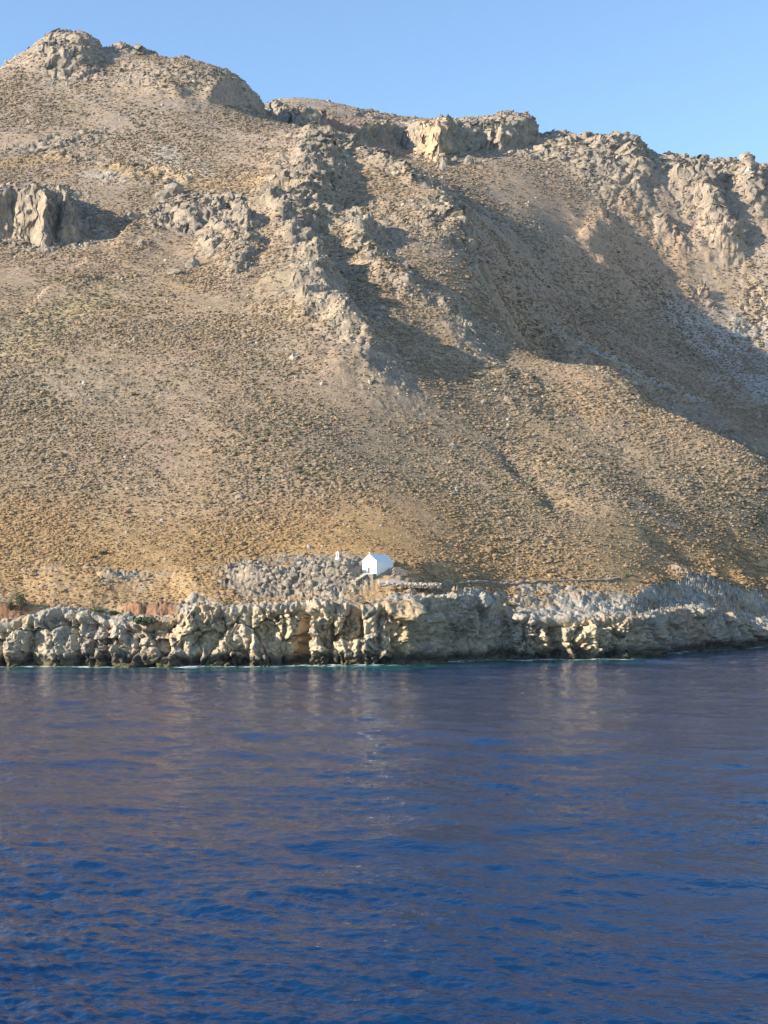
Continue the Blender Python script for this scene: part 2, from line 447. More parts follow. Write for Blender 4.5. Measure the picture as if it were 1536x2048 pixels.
class Nodes:
    def __init__(self, name):
        self.m = bpy.data.materials.new(name); self.m.use_nodes = True
        self.t = self.m.node_tree; self.t.nodes.clear()
        self.out = self.n('ShaderNodeOutputMaterial'); self.b = self.n('ShaderNodeBsdfPrincipled')
        self.l(self.b.outputs[0], self.out.inputs[0])
    def n(self, kind, **kw):
        x = self.t.nodes.new(kind)
        for k, v in kw.items():
            if k.startswith('i_'):
                x.inputs[k[2:].replace('_', ' ')].default_value = v
            else:
                setattr(x, k, v)
        return x
    def l(self, a, b):
        self.t.links.new(a, b)
    def noise(self, scale, detail=4, rough=0.5, vec=None, dim='3D'):
        x = self.n('ShaderNodeTexNoise', i_Scale=scale, i_Detail=detail, i_Roughness=rough)
        if vec is None:
            if not hasattr(self, 'oc'):
                self.oc = self.n('ShaderNodeTexCoord').outputs['Object']
            vec = self.oc
        self.l(vec, x.inputs['Vector'])
        return x.outputs['Fac']
    def mapr(self, v, a, b, c, d):
        x = self.n('ShaderNodeMapRange'); self.l(v, x.inputs[0])
        for i, q in enumerate((a, b, c, d)):
            x.inputs[i + 1].default_value = q
        return x.outputs[0]
    def mix(self, f, a, b, mode='MIX'):
        x = self.n('ShaderNodeMix', data_type='RGBA', blend_type=mode)
        for sock, v in ((x.inputs[0], f), (x.inputs[6], a), (x.inputs[7], b)):
            if hasattr(v, 'type') and hasattr(v, 'links'):
                self.l(v, sock)
            elif isinstance(v, (int, float)):
                sock.default_value = v
            else:
                sock.default_value = (*v, 1)
        return x.outputs[2]
    def math(self, op, a, b=0.0):
        x = self.n('ShaderNodeMath', operation=op)
        for i, v in enumerate((a, b)):
            if hasattr(v, 'links'):
                self.l(v, x.inputs[i])
            else:
                x.inputs[i].default_value = v
        return x.outputs[0]
    def bump(self, h, dist, strength=1.0, normal=None):
        x = self.n('ShaderNodeBump', i_Strength=strength, i_Distance=dist)
        self.l(h, x.inputs['Height'])
        if normal is not None:
            self.l(normal, x.inputs['Normal'])
        return x.outputs[0]
    def attr(self, name):
        return self.n('ShaderNodeAttribute', attribute_name=name)

# ------------------------------------------------------------------ mountain
NC_IN, NR = 860, 860
s_in = np.linspace(-0.30, 0.30, NC_IN)
s_out = np.array([0.305, 0.315, 0.33, 0.35, 0.375, 0.40, 0.43, 0.465, 0.50, 0.55, 0.60, 0.66])
S = np.concatenate([-s_out[::-1], s_in, s_out])
# row spacing grows with distance
_d = [0.0]
while _d[-1] < 1170:
    yy = _d[-1]
    _d.append(yy + 0.42 + 0.00125 * yy + (yy > 900) * 0.02 * (yy - 900))
_d = np.array(_d)
D = np.interp(np.linspace(0, 1, NR), np.linspace(0, 1, len(_d)), _d)
SS, DD = np.meshgrid(S, D)
Yg = shore_y(SS) + 6.0 + DD

Xg = SS * Yg
Zg, Rg = landform(Xg, Yg)
def relax(rows, X, Y, Z):
    m = np.sqrt(1 + (np.diff(Z, axis=0) / np.diff(Y, axis=0)) ** 2)
    m = np.minimum(m, 4.0)
    k = np.hanning(83)[1:-1]; k /= k.sum()
    m = np.apply_along_axis(lambda q: np.convolve(np.pad(q, 40, mode='edge'), k, 'valid'), 1, m)
    cum = np.vstack([np.zeros((1, m.shape[1])), np.cumsum(m, axis=0)])
    out = np.empty_like(Y)
    lin = np.linspace(0, 1, Y.shape[0])
    for c in range(Y.shape[1]):
        out[:, c] = np.interp(lin * cum[-1, c], cum[:, c], rows)
    return out
DD = relax(D, Xg, Yg, Zg)
Yg = shore_y(SS) + 6.0 + DD
Xg = SS * Yg
Zg, Rg = landform(Xg, Yg)
farf = np.clip(Yg / 500.0, 0.6, 2.0)
# stony and scrubby relief
zone = fbm2(Xg / 70, Yg / 70, 3, 41)
Rg = np.clip(Rg + 0.45 * sstep(0.08, 0.42, zone + 0.3 * fbm2(Xg / 18, Yg / 26, 3, 42)) * sstep(340, 520, Yg), 0, 1)
Zg = Zg + 1.5 * fbm2(Xg / 35, Yg / 35, 3, 43) * sstep(300, 420, Yg)
nearw = 1 - sstep(420, 800, Yg)
wq = fbm2(Xg / 9, Yg / 9, 2, 44)
F9, c9 = facet3(Xg / 10 + 0.4 * wq, Yg / 11, Zg / 10, 45, 1.0)
F4, c4_ = facet3(Xg / 4.4 + 0.5 * wq, Yg / 4.6, Zg / 4.6, 50, 1.0)
Zg = Zg + Rg * ((1 - nearw) * (2.8 * F9 + 0.8 * F4) + 1.2 * F4)
w1, w2, wid2 = worley2(Xg / 2.3, Yg / 2.9, 46)
Zg = Zg + (0.10 + (0.15 + 0.45 * nearw) * Rg) * (1 + 0.6 * (1 - nearw)) * (0.5 - w1) * (0.4 + wid2)
# tuck the seaward edge under the cliff's own top
Zg = Zg - 4.5 * (1 - sstep(19, 29, DD))
# push rock sideways too, so faces are not plain steps
gy, gx = np.gradient(Zg)
nx3 = 0.6 * fbm3(Xg / 9, Yg / 9, Zg / 9, 4, 47) + (0.2 + 0.6 * (1 - nearw)) * facet3(Xg / 6, Yg / 6, Zg / 7, 48, 1.2)[0] + (0.12 + 0.28 * nearw) * facet3(Xg / 2.4, Yg / 2.4, Zg / 2.6, 49, 1.2)[0] + 0.5 * (1 - nearw) * facet3(Xg / 13, Yg / 13, Zg / 16, 36, 1.2)[0]
Xm = Xg + Rg * (1.4 + 2.2 * (1 - nearw)) * nx3
Ym = Yg - Rg * (1.4 + 2.2 * (1 - nearw)) * nx3
mv = np.stack([Xm, Ym, Zg], -1).reshape(-1, 3)

def mixc(a, b, f):
    return a + (b - a) * f[..., None]
PAINT = []
def paint(pts, r, colour, amt, start=0):
    PAINT.append((picks(pts, start), r, np.array(colour), amt))
paint([(325, 300), (360, 328), (405, 352)], 13, (0.43, 0.40, 0.35), 0.8)
paint([(170, 345), (215, 352)], 7, (0.43, 0.40, 0.35), 0.6)
paint([(1370, 630), (1450, 690), (1535, 770)], 34, (0.40, 0.385, 0.36), 0.85, 720)
paint([(1460, 560), (1500, 640), (1560, 700)], 26, (0.42, 0.39, 0.34), 0.7, 720)
paint([(1170, 690), (1290, 755), (1410, 805)], 6, (0.40, 0.385, 0.36), 0.85, 650)
paint([(840, 262), (855, 290), (868, 322)], 13, (0.50, 0.37, 0.23), 0.75, 900)
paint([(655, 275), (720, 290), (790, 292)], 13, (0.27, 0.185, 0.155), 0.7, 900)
paint([(930, 345), (1080, 390), (1230, 480)], 34, (0.42, 0.295, 0.19), 0.6, FS)
paint([(1180, 560), (1320, 540), (1450, 560)], 26, (0.42, 0.29, 0.19), 0.6, FS)
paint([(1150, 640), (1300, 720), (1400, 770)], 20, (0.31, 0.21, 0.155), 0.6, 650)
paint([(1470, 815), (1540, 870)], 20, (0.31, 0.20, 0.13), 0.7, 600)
paint([(1420, 1116), (1452, 1136)], 2.6, (0.48, 0.27, 0.12), 0.9)
paint([(1414, 515), (1438, 570), (1475, 615)], 2.2, (0.50, 0.37, 0.22), 0.8, 780)
paint([(1498, 555), (1540, 612)], 2.2, (0.50, 0.37, 0.22), 0.8, 780)
paint([(1265, 1003), (1340, 1045)], 3.0, (0.44, 0.39, 0.33), 0.6)
paint([(230, 330), (280, 345), (470, 375)], 16, (0.45, 0.31, 0.14), 0.5)
paint([(0, 330), (90, 318)], 14, (0.46, 0.31, 0.14), 0.6)
paint([(20, 690), (110, 640), (190, 610)], 12, (0.44, 0.36, 0.19), 0.5)
def ground_colour(X, Y, Z, R, DDs):
    c = np.empty(X.shape + (3,))
    c[:] = (0.335, 0.25, 0.175)
    hi = sstep(60, 330, Z)
    c = mixc(c, np.array((0.335, 0.265, 0.21)), hi)
    n1 = fbm2(X / 45, Y / 60, 4, 51); n2 = fbm2(X / 12, Y / 16, 3, 52); n3 = fbm2(X / 160, Y / 160, 3, 53)
    c = mixc(c, np.array((0.40, 0.285, 0.155)), np.clip(0.5 * sstep(-0.1, 0.5, n1) + 0.3 * sstep(0, 0.4, n2), 0, 1) * (1 - 0.5 * hi))
    c = mixc(c, np.array((0.27, 0.22, 0.15)), 0.6 * sstep(0.05, 0.5, -n1 + 0.4 * n2))
    gold = (1 - sstep(18, 46, Z + 16 * n1 + 9 * n2)) 
    c = mixc(c, np.array((0.42, 0.265, 0.115)), gold * (0.75 + 0.25 * n2))
    rockc = mixc(np.zeros_like(c) + np.array((0.335, 0.28, 0.215)), np.array((0.23, 0.20, 0.165)), sstep(-0.2, 0.5, fbm2(X / 9, Y / 9 + Z / 5, 3, 54)))
    R = np.clip(R + 0.45 * sstep(330, 430, Z + 60 * n1), 0, 1)
    c = mixc(c, rockc, np.clip(R * 1.25, 0, 1) * 0.9)
    for pts, r, colour, amt in PAINT:
        m = 2.5 * r
        k = np.nonzero((X > pts[:, 0].min() - m) & (X < pts[:, 0].max() + m) & (Y > pts[:, 1].min() - m) & (Y < pts[:, 1].max() + m))
        if not len(k[0]):
            continue
        x, y = X[k], Y[k]
        d = np.full(x.shape, 1e9)
        for a, b in zip(pts[:-1], pts[1:]):
            e = b - a; t = np.clip(((x - a[0]) * e[0] + (y - a[1]) * e[1]) / (e @ e), 0, 1)
            d = np.minimum(d, np.hypot(x - a[0] - t * e[0], y - a[1] - t * e[1]))
        f = amt * (1 - sstep(r * 0.5, r * 1.25, d + 0.9 * r * fbm2(x / (r * 0.8), y / (r * 1.6), 4, 57)))
        c[k] = mixc(c[k], colour * (1 + 0.15 * n2[k])[:, None], f)
    return c
col = ground_colour(Xg, Yg, Zg, Rg, DD)

MAT_GROUND = Nodes('dry_hillside')
g = MAT_GROUND
a = g.attr('tint')
f1 = g.noise(0.35, 5, 0.65)
f2 = g.noise(1.6, 4, 0.6)
c1 = g.mix(g.mapr(f1, 0.3, 0.7, 0, 1), (0.62, 0.60, 0.58), (1.25, 1.22, 1.18))
c2 = g.mix(g.mapr(f2, 0.35, 0.65, 0, 1), (0.75, 0.74, 0.72), (1.18, 1.18, 1.16))
g.l(g.mix(1.0, g.mix(1.0, a.outputs['Color'], c1, 'MULTIPLY'), c2, 'MULTIPLY'), g.b.inputs['Base Color'])
g.b.inputs['Roughness'].default_value = 0.95
g.b.inputs['Specular IOR Level'].default_value = 0.1
g.l(g.bump(f2, 0.5, 0.6), g.b.inputs['Normal'])

mountain = mesh_obj('mountainside', mv, grid_faces(NR, len(S)), [g.m])
mountain['kind'] = 'structure'
add_color(mountain, 'tint', col.reshape(-1, 3))

# ------------------------------------------------------------------ sea cliff with its karst shelf
_cs = np.concatenate([np.linspace(-0.62, -0.30, 90)[:-1], np.linspace(-0.30, 0.30, 4000), np.linspace(0.30, 0.62, 120)[1:]])
_cx, _cy = _cs * shore_y(_cs), shore_y(_cs)
_al = np.concatenate([[0], np.cumsum(np.hypot(np.diff(_cx), np.diff(_cy)))])
_in = (_cs > -0.298) & (_cs < 0.298)
NCL = 1250
al = np.concatenate([np.linspace(0, _al[_in][0], 70)[:-1], np.linspace(_al[_in][0], _al[_in][-1], NCL), np.linspace(_al[_in][-1], _al[-1], 80)[1:]])
cs = np.interp(al, _al, _cs)
CUU = cs * FPX + CU                                    # bearing in photo pixels, to look the survey up
ys0 = shore_y(cs)
k = np.hanning(41); k /= k.sum()
pad = np.pad(ys0, 20, mode='edge')
ys0 = np.convolve(pad, k, 'valid')
# survey of the cliff: bearing, height of the lip, lean of the face
LIP = np.array([(-1600, 9.5, 3), (-200, 9, 4), (0, 7.6, 4.5), (60, 9.0, 5), (110, 10.6, 6), (180, 10.2, 6), (215, 8.6, 6), (300, 8.0, 6), (345, 8.6, 5), (375, 10.4, 4), (450, 11.2, 3), (560, 11.6, 2.6), (620, 12.0, 2.6), (700, 12.0, 3), (730, 11.2, 3), (790, 11.8, 3), (822, 12.2, 3), (860, 12.8, 4), (940, 12.8, 4.5), (970, 11.8, 4.5), (1000, 10.6, 4.5),
                (1030, 9.2, 3.4), (1090, 8.6, 3.2), (1180, 8.2, 3.2), (1255, 7.8, 4), (1290, 8.4, 5), (1330, 9.4, 6), (1400, 10, 6), (1440, 8.5, 6), (1480, 6.6, 5), (1536, 6.2, 4), (1640, 7, 4), (2400, 9, 4)])
lip = np.interp(CUU, LIP[:, 0], LIP[:, 1]); lean = np.interp(CUU, LIP[:, 0], LIP[:, 2])
NF, NP = 84, 56
tf = np.linspace(-0.14, 1, NF)[:, None]
Zf = tf * lip[None]
Yf = ys0[None] + lean[None] * np.clip(tf, 0, 1) ** 1.25
tp = (np.linspace(0, 1, NP + 1)[1:, None]) ** 1.25
Yp = ys0[None] + lean[None] + tp * 34.0
Xp = cs[None] * Yp
Hp, Rp = landform(Xp, Yp)
bl = sstep(0.0, 0.75, tp)
_bank = sstep(195, 275, CUU) * (1 - sstep(330, 395, CUU)) + (1 - sstep(40, 115, CUU)) * sstep(-110, -40, CUU)
Zp = lip[None] * (1 - bl) + Hp * bl
_zb = lip[None] + (9.3 - lip[None]) * sstep(0, 0.2, tp) + 2.5 * sstep(0.20, 0.28, tp)
_zb = _zb * (1 - sstep(0.28, 0.9, tp)) + Hp * sstep(0.28, 0.9, tp)
Zp = Zp * (1 - _bank[None]) + _zb * _bank[None]
Zp = Zp - 0.9 * sstep(0.86, 1.0, tp)
Y2 = np.vstack([Yf, Yp]); Z2 = np.vstack([Zf, Zp]); X2 = cs[None] * Y2
A2 = np.broadcast_to(al[None], Y2.shape)
U2 = np.broadcast_to(CUU[None], Y2.shape)
# local frame: outward in plan from the shore line, blending to upward on the shelf
tx, ty = np.gradient(cs * ys0), np.gradient(ys0)
tl = np.hypot(tx, ty); ox, oy = ty / tl, -tx / tl
up = np.vstack([np.zeros((NF, len(cs))) + sstep(0.75, 1.1, tf), np.zeros_like(Yp) + 1.0])
out = np.sqrt(np.clip(1 - up ** 2, 0.0, 1))
rows = np.vstack([np.zeros_like(Yf), np.zeros_like(Yp) + tp])
edge = 1 - sstep(0.05, 0.5, rows + 0.35 * fbm2(A2 / 7, rows * 5, 3, 59))                      # rock gives way to soil inland
right = sstep(1000, 1060, U2)
edge = np.clip(edge + right * (1 - sstep(0.55, 0.95, rows + 0.25 * fbm2(A2 / 7, rows * 5, 3, 58))), 0, 1)
facew = 1 - up
# big buttresses, blocks, and the narrow clefts between them
wpx, wpy, wpz = (fbm3(X2 / 2.2 + q, Y2 / 2.2, Z2 / 2.2, 3, 55) for q in (0, 30, 60))
big = fbm2(A2 / 11 + 0.02 * Z2, Z2 / 30, 3, 61)
F5, c5 = facet3(X2 / 5.2 + 0.12 * wpx, Y2 / 5.2 + 0.12 * wpy, Z2 / 7.0 + 0.1 * wpz, 62, 1.4)
F2, c2 = facet3(X2 / 2.1 + 0.12 * wpy, Y2 / 2.1 + 0.12 * wpz, Z2 / 2.0 + 0.12 * wpx, 63, 1.5)
F1, c1f = facet3(X2 / 0.85 + 0.15 * wpz, Y2 / 0.85 + 0.15 * wpx, Z2 / 0.75 + 0.15 * wpy, 57, 1.5)
fine = fbm3(X2 * 1.3, Y2 * 1.3, Z2 * 0.9, 4, 64, ridged=True)
flute = fbm2(A2 * 0.6 + 0.8 * fbm2(A2 / 3, Z2 / 3, 2, 66), Z2 * 0.10, 4, 65, ridged=True)
rough = 0.45 + 0.9 * sstep(-0.3, 0.4, fbm2(A2 / 9, Z2 / 5, 2, 56))
disp = facew * (1.9 * big + 0.7 * (flute - 0.3) * sstep(0.15, 0.5, Z2 / 10) + 2.3 * F5 - 0.8 * (1 - sstep(0.0, 0.07, c5)))
disp += (0.2 + 0.8 * edge) * (0.3 + 0.7 * facew) * rough * (1.15 * F2 - 0.3 * (1 - sstep(0, 0.08, c2)) + 0.75 * F1 + 0.3 * fine) * np.where(Z2 < 0.2, 0.6, 1.0)
D5a, D5b, D5c = worley2(X2 / 3.2 + 0.5 * wpx, Y2 / 3.6 + 0.5 * wpy, 58)
D2a, D2b, D2c = worley2(X2 / 1.3 + 0.5 * wpy, Y2 / 1.6 + 0.5 * wpx, 54)
disp += (1 - facew) * edge * (1.3 * (0.6 - D5a) * (0.2 + D5c) + 0.45 * (0.55 - D2a) * (0.3 + D2c) + 0.5 * fbm3(X2 / 1.8, Y2 / 1.8, Z2 / 1.8, 4, 37, ridged=True) + 0.4 * big - 0.1)
disp += (1 - facew) * (1 - edge) * 0.35 * (0.5 - D2a)
_RS = np.vstack([np.zeros_like(Yf), Rp])
disp += (1 - facew) * _RS * (0.7 * fbm3(X2 / 1.6, Y2 / 1.6, Z2 / 1.6, 3, 34) + 0.45 * F1 + 0.25 * F2 + 0.15)
disp -= facew * 1.5 * sstep(0.22, 0.5, fbm3(X2 / 3.2, Y2 / 3.2, Z2 / 2.4, 3, 53))
gid = F2 + 0.5
CLEFTS = [(8, 0.6, 1.2, 0), (62, 0.5, 1.2, 3), (155, 0.6, 1.0, -4), (188, 0.5, 0.8, 4), (215, 0.8, 1.6, 8), (280, 0.5, 1.0, -4), (500, 0.4, 0.7, 4), (572, 0.55, 1.5, -6), (608, 1.1, 3.6, 10), (665, 0.5, 1.4, 8), (723, 0.5, 1.2, 0), (757, 0.5, 1.2, 4), (830, 0.8, 2.2, -4),
          (1012, 0.6, 1.2, -10), (1113, 1.1, 2.0, -10), (1160, 0.5, 0.8, 3), (1230, 0.5, 0.8, 4), (1345, 0.8, 1.4, -10), (1410, 0.7, 1.2, -8)]
for u, w, dpt, tilt in CLEFTS:
    ac = np.interp(u, CUU, al)
    dd = np.abs(A2 - ac - tilt * 0.1 * (Z2 / 10 - 0.4) - 0.35 * fbm2(Z2 / 2.5, Z2 * 0 + u, 2, 67))
    disp -= facew * 1.35 * dpt * np.exp(-(dd / (w * (0.6 + 0.6 * np.clip(1 - Z2 / 10, 0, 1)))) ** 2)
# sea-cut notch with a ragged ledge over it
disp += facew * (0.8 * np.exp(-((Z2 - 2.6) / 0.8) ** 2) * (0.4 + fbm2(A2 / 4, Z2 * 0, 2, 68)) - 0.7 * np.exp(-((Z2 - 0.5) / 0.7) ** 2) * (0.6 + 0.6 * fbm2(A2 / 2.5, Z2 * 0, 2, 69)))
X3 = X2 + ox[None] * disp * out
Y3 = Y2 + oy[None] * disp * out
Z3 = Z2 + disp * up + 0.35 * facew * (gid - 0.5)
cv = np.stack([X3, Y3, Z3], -1)

n1 = fbm3(X3 / 3, Y3 / 3, Z3 / 4, 4, 81); n2 = fbm3(X3 / 9, Y3 / 9, Z3 / 9, 3, 82)
cream = np.array((0.54, 0.43, 0.28)); grey = np.array((0.35, 0.31, 0.25)); pale = np.array((0.47, 0.42, 0.335)); slate = np.array((0.19, 0.185, 0.175))
RS = np.vstack([np.zeros_like(Yf), Rp])
gc = ground_colour(X3, Y3, Z3, RS, rows)
cc = np.zeros(X3.shape + (3,)) + grey
cc = mixc(cc, cream, facew * sstep(-0.25, 0.35, n2 + 0.25) * np.interp(U2, [0, 300, 420, 560, 820, 850, 1000, 1030, 1200, 1280, 1340], [0.35, 0.4, 0.8, 1, 1, 0.35, 0.3, 0.9, 0.9, 0.4, 0.2]))  # more cream on sunlit stretches, greyer on shaded ones: light put into the colour
cc = mixc(cc, pale, (1 - facew) * sstep(-0.2, 0.3, n1) * 0.8)
cc = mixc(cc, gc * 0.95, (1 - facew) * 0.75 * sstep(0.02, 0.25, n2 + 0.35 * n1))
cc = mixc(cc, slate, sstep(0.12, 0.45, n1) * 0.6)
cc = mixc(cc, np.array((0.36, 0.20, 0.10)), sstep(0.2, 0.5, n2 - 0.3 * n1) * facew * 0.35)
cc = mixc(cc, gc, (1 - edge) * (1 - 0.5 * sstep(0.0, 0.4, n1)))
redz = np.maximum(sstep(235, 260, U2) * (1 - sstep(345, 365, U2)) * sstep(0.16, 0.2, rows) * (1 - sstep(0.27, 0.30, rows)), (1 - sstep(50, 75, U2)) * sstep(-20, 0, U2 + 60) * sstep(0.1, 0.18, rows) * (1 - sstep(0.27, 0.3, rows)))
cc = mixc(cc, np.array((0.25, 0.125, 0.07)), redz * 0.8)
wet = 1 - sstep(1.2, 3.0, Z3 + 1.3 * n1 + 0.8 * n2)
cc = mixc(cc, np.array((0.055, 0.05, 0.042)), wet * 0.92)
cc = mixc(cc, np.array((0.16, 0.14, 0.06)), (1 - sstep(0.3, 1.0, Z3 + n1)) * 0.5)

MAT_CLIFF = Nodes('limestone')
g = MAT_CLIFF
a = g.attr('tint')
f1n = g.noise(1.2, 6, 0.65)
f2n = g.noise(5.0, 4, 0.6)
c1 = g.mix(g.mapr(f1n, 0.3, 0.7, 0, 1), (0.60, 0.60, 0.60), (1.25, 1.23, 1.2))
c2 = g.mix(g.mapr(f2n, 0.35, 0.65, 0, 1), (0.8, 0.8, 0.8), (1.15, 1.15, 1.15))
g.l(g.mix(1.0, g.mix(1.0, a.outputs['Color'], c1, 'MULTIPLY'), c2, 'MULTIPLY'), g.b.inputs['Base Color'])
g.b.inputs['Roughness'].default_value = 0.9
g.b.inputs['Specular IOR Level'].default_value = 0.15
g.l(g.bump(f1n, 0.35, 0.8), g.b.inputs['Normal'])
cliff = mesh_obj('sea_cliff', cv.reshape(-1, 3), grid_faces(NF + NP, len(cs)), [g.m])
cliff['kind'] = 'structure'
add_color(cliff, 'tint', cc.reshape(-1, 3))

# ------------------------------------------------------------------ sea
TILE, NT = 160.0, 640
rng = np.random.default_rng(11)
kx = np.fft.fftfreq(NT, TILE / NT) * 2 * PI
KX, KY = np.meshgrid(kx, kx)
KK = np.hypot(KX, KY); KK[0, 0] = 1
def spectrum(wd, L, amp, lo, hi, spread):
    c = (KX * math.cos(wd) + KY * math.sin(wd)) / KK
    Pk = np.exp(-1 / (KK * L) ** 2) / KK ** 4 * (np.abs(c) ** spread + 0.05) * np.exp(-(KK / hi) ** 2) * (KK > lo)
    h = np.sqrt(Pk) * np.exp(2j * PI * rng.random((NT, NT)))
    f = np.fft.ifft2(h).real
    sc = amp / f.std()
    return f * sc, np.fft.ifft2(-1j * KX / KK * h).real * sc, np.fft.ifft2(-1j * KY / KK * h).real * sc
w_a = spectrum(math.radians(70), 2.2, 0.12, 0.15, 14.0, 2)     # wind sea
w_b = spectrum(math.radians(100), 6.0, 0.10, 0.05, 1.5, 6)     # low swell
WH, WX, WY = (p + q for p, q in zip(w_a, w_b))
def wave(x, y, F):
    fx, fy = (x / TILE * NT) % NT, (y / TILE * NT) % NT
    ix, iy = np.floor(fx).astype(int), np.floor(fy).astype(int)
    tx, ty = fx - ix, fy - iy
    g_ = lambda a_, b_: F[(iy + a_) % NT, (ix + b_) % NT]
    r_ = [_cub(g_(k_, -1), g_(k_, 0), g_(k_, 1), g_(k_, 2), tx) for k_ in (-1, 0, 1, 2)]
    return _cub(*r_, ty)
TILE_F = 41.0
def spectrum_f(amp):
    kf = np.fft.fftfreq(NT, TILE_F / NT) * 2 * PI
    ax, ay = np.meshgrid(kf, kf); kk = np.hypot(ax, ay); kk[0, 0] = 1
    wd = math.radians(82)
    c = (ax * math.cos(wd) + ay * math.sin(wd)) / kk
    Pk = np.exp(-1 / (kk * 0.45) ** 2) / kk ** 3.6 * (np.abs(c) ** 5 + 0.07) * (kk > 1.2) * np.exp(-(kk / 34) ** 2)
    h_ = np.sqrt(Pk) * np.exp(2j * PI * rng.random((NT, NT)))
    f_ = np.fft.ifft2(h_).real
    sc_ = amp / f_.std()
    return f_ * sc_, np.fft.ifft2(-1j * ax / kk * h_).real * sc_, np.fft.ifft2(-1j * ay / kk * h_).real * sc_
FH, FX_, FY_ = spectrum_f(0.036)
yr = [18.0]
while yr[-1] < 640:
    yr.append(yr[-1] + 0.085 + max(0, yr[-1] - 45) * 0.0055)
yr = np.array(yr)
_so = np.concatenate([np.linspace(0.3115, 0.62, 130), [0.64, 0.67, 0.71, 0.76, 0.82, 0.9, 1.0, 1.2, 1.6, 2.2]])
sw = np.concatenate([-_so[::-1], np.linspace(-0.31, 0.31, 620), _so])
SW, YW = np.meshgrid(sw, yr)
XW = SW * YW
ca, sa = math.cos(0.5), math.sin(0.5)
fade = 1 - 0.2 * sstep(70, 230, YW)
HW = wave(XW, YW, WH); DX = wave(XW, YW, WX); DY = wave(XW, YW, WY)
calm = 0.75 + 0.5 * fbm2(XW / 30, YW / 30, 2, 91)
_q = TILE / TILE_F
ca, sa = math.cos(0.3), math.sin(0.3)
xq, yq = (XW * ca - YW * sa) * _q, (XW * sa + YW * ca) * _q
gust = np.clip(0.85 + 1.1 * fbm2(XW / 22, YW / 14, 3, 93), 0.25, 1.7)
ff = (1 - sstep(60, 190, YW)) * gust
HF = wave(xq, yq, FH) * ff
wv = np.stack([XW + 0.7 * DX * calm, YW + 0.7 * DY * calm, HW * calm * fade + HF], -1)
shd = np.clip((shore_y(SW) - YW), -5, 400)
MAT_SEA = Nodes('sea_water')
g = MAT_SEA
sd = g.attr('offshore').outputs['Fac']
shal = g.mapr(g.math('ADD', sd, g.mapr(g.noise(0.08, 3), 0.3, 0.7, -6, 6)), 1.0, 24.0, 1.0, 0.0)
fo = g.math('MULTIPLY', g.mapr(sd, 0.6, 4.2, 1.0, 0.0), g.mapr(g.noise(0.55, 5, 0.7), 0.46, 0.56, 0.0, 1.0))
g.l(g.mix(fo, g.mix(shal, (0.0012, 0.024, 0.078), (0.022, 0.115, 0.105)), (0.75, 0.77, 0.76)), g.b.inputs['Base Color'])
g.l(g.mapr(fo, 0, 1, 0.06, 0.7), g.b.inputs['Roughness'])
g.b.inputs['IOR'].default_value = 1.333
tc = g.n('ShaderNodeTexCoord').outputs['Object']
mp = g.n('ShaderNodeMapping'); mp.inputs['Scale'].default_value = (0.75, 1.25, 1.0); mp.inputs['Rotation'].default_value = (0, 0, 0.35)
g.l(tc, mp.inputs[0])
r1 = g.noise(1.6, 3, 0.6, mp.outputs[0])
r2 = g.noise(7.0, 3, 0.6, mp.outputs[0])
g.l(g.bump(g.math('ADD', r1, g.math('MULTIPLY', r2, 0.12)), 0.085, 1.0), g.b.inputs['Normal'])
sea = mesh_obj('sea', wv.reshape(-1, 3), grid_faces(len(yr), len(sw)), [g.m], smooth=True)
sea['kind'] = 'structure'
add_float(sea, 'offshore', shd)

# ------------------------------------------------------------------ finding the built surface
bpy.context.view_layer.update()
DG = bpy.context.evaluated_depsgraph_get()
def ground(x, y):
    ok, loc, n, *_ = SC.ray_cast(DG, Vector((x, y, 900)), Vector((0, 0, -1)))
    return loc.z if ok else 0.0
def sight(u, v):
    """the point of the built land on a bearing from the camera"""
    a, b = bearing(u, v)
    ok, loc, n, *_ = SC.ray_cast(DG, Vector((0, 0, CAM_Z)), Vector((a, 1, b)).normalized())
    return loc

def tag(o, label=None, cat=None, group=None, kind=None):
    for k, v in (('label', label), ('category', cat), ('group', group), ('kind', kind)):
        if v:
            o[k] = v
    return o
def empty(name, loc, rz=0.0, label=None, cat=None, group=None):
    o = bpy.data.objects.new(name, None)
    C.objects.link(o)
    o.location = loc; o.rotation_euler = (0, 0, rz); o.empty_display_size = 0.3
    return tag(o, label, cat, group)

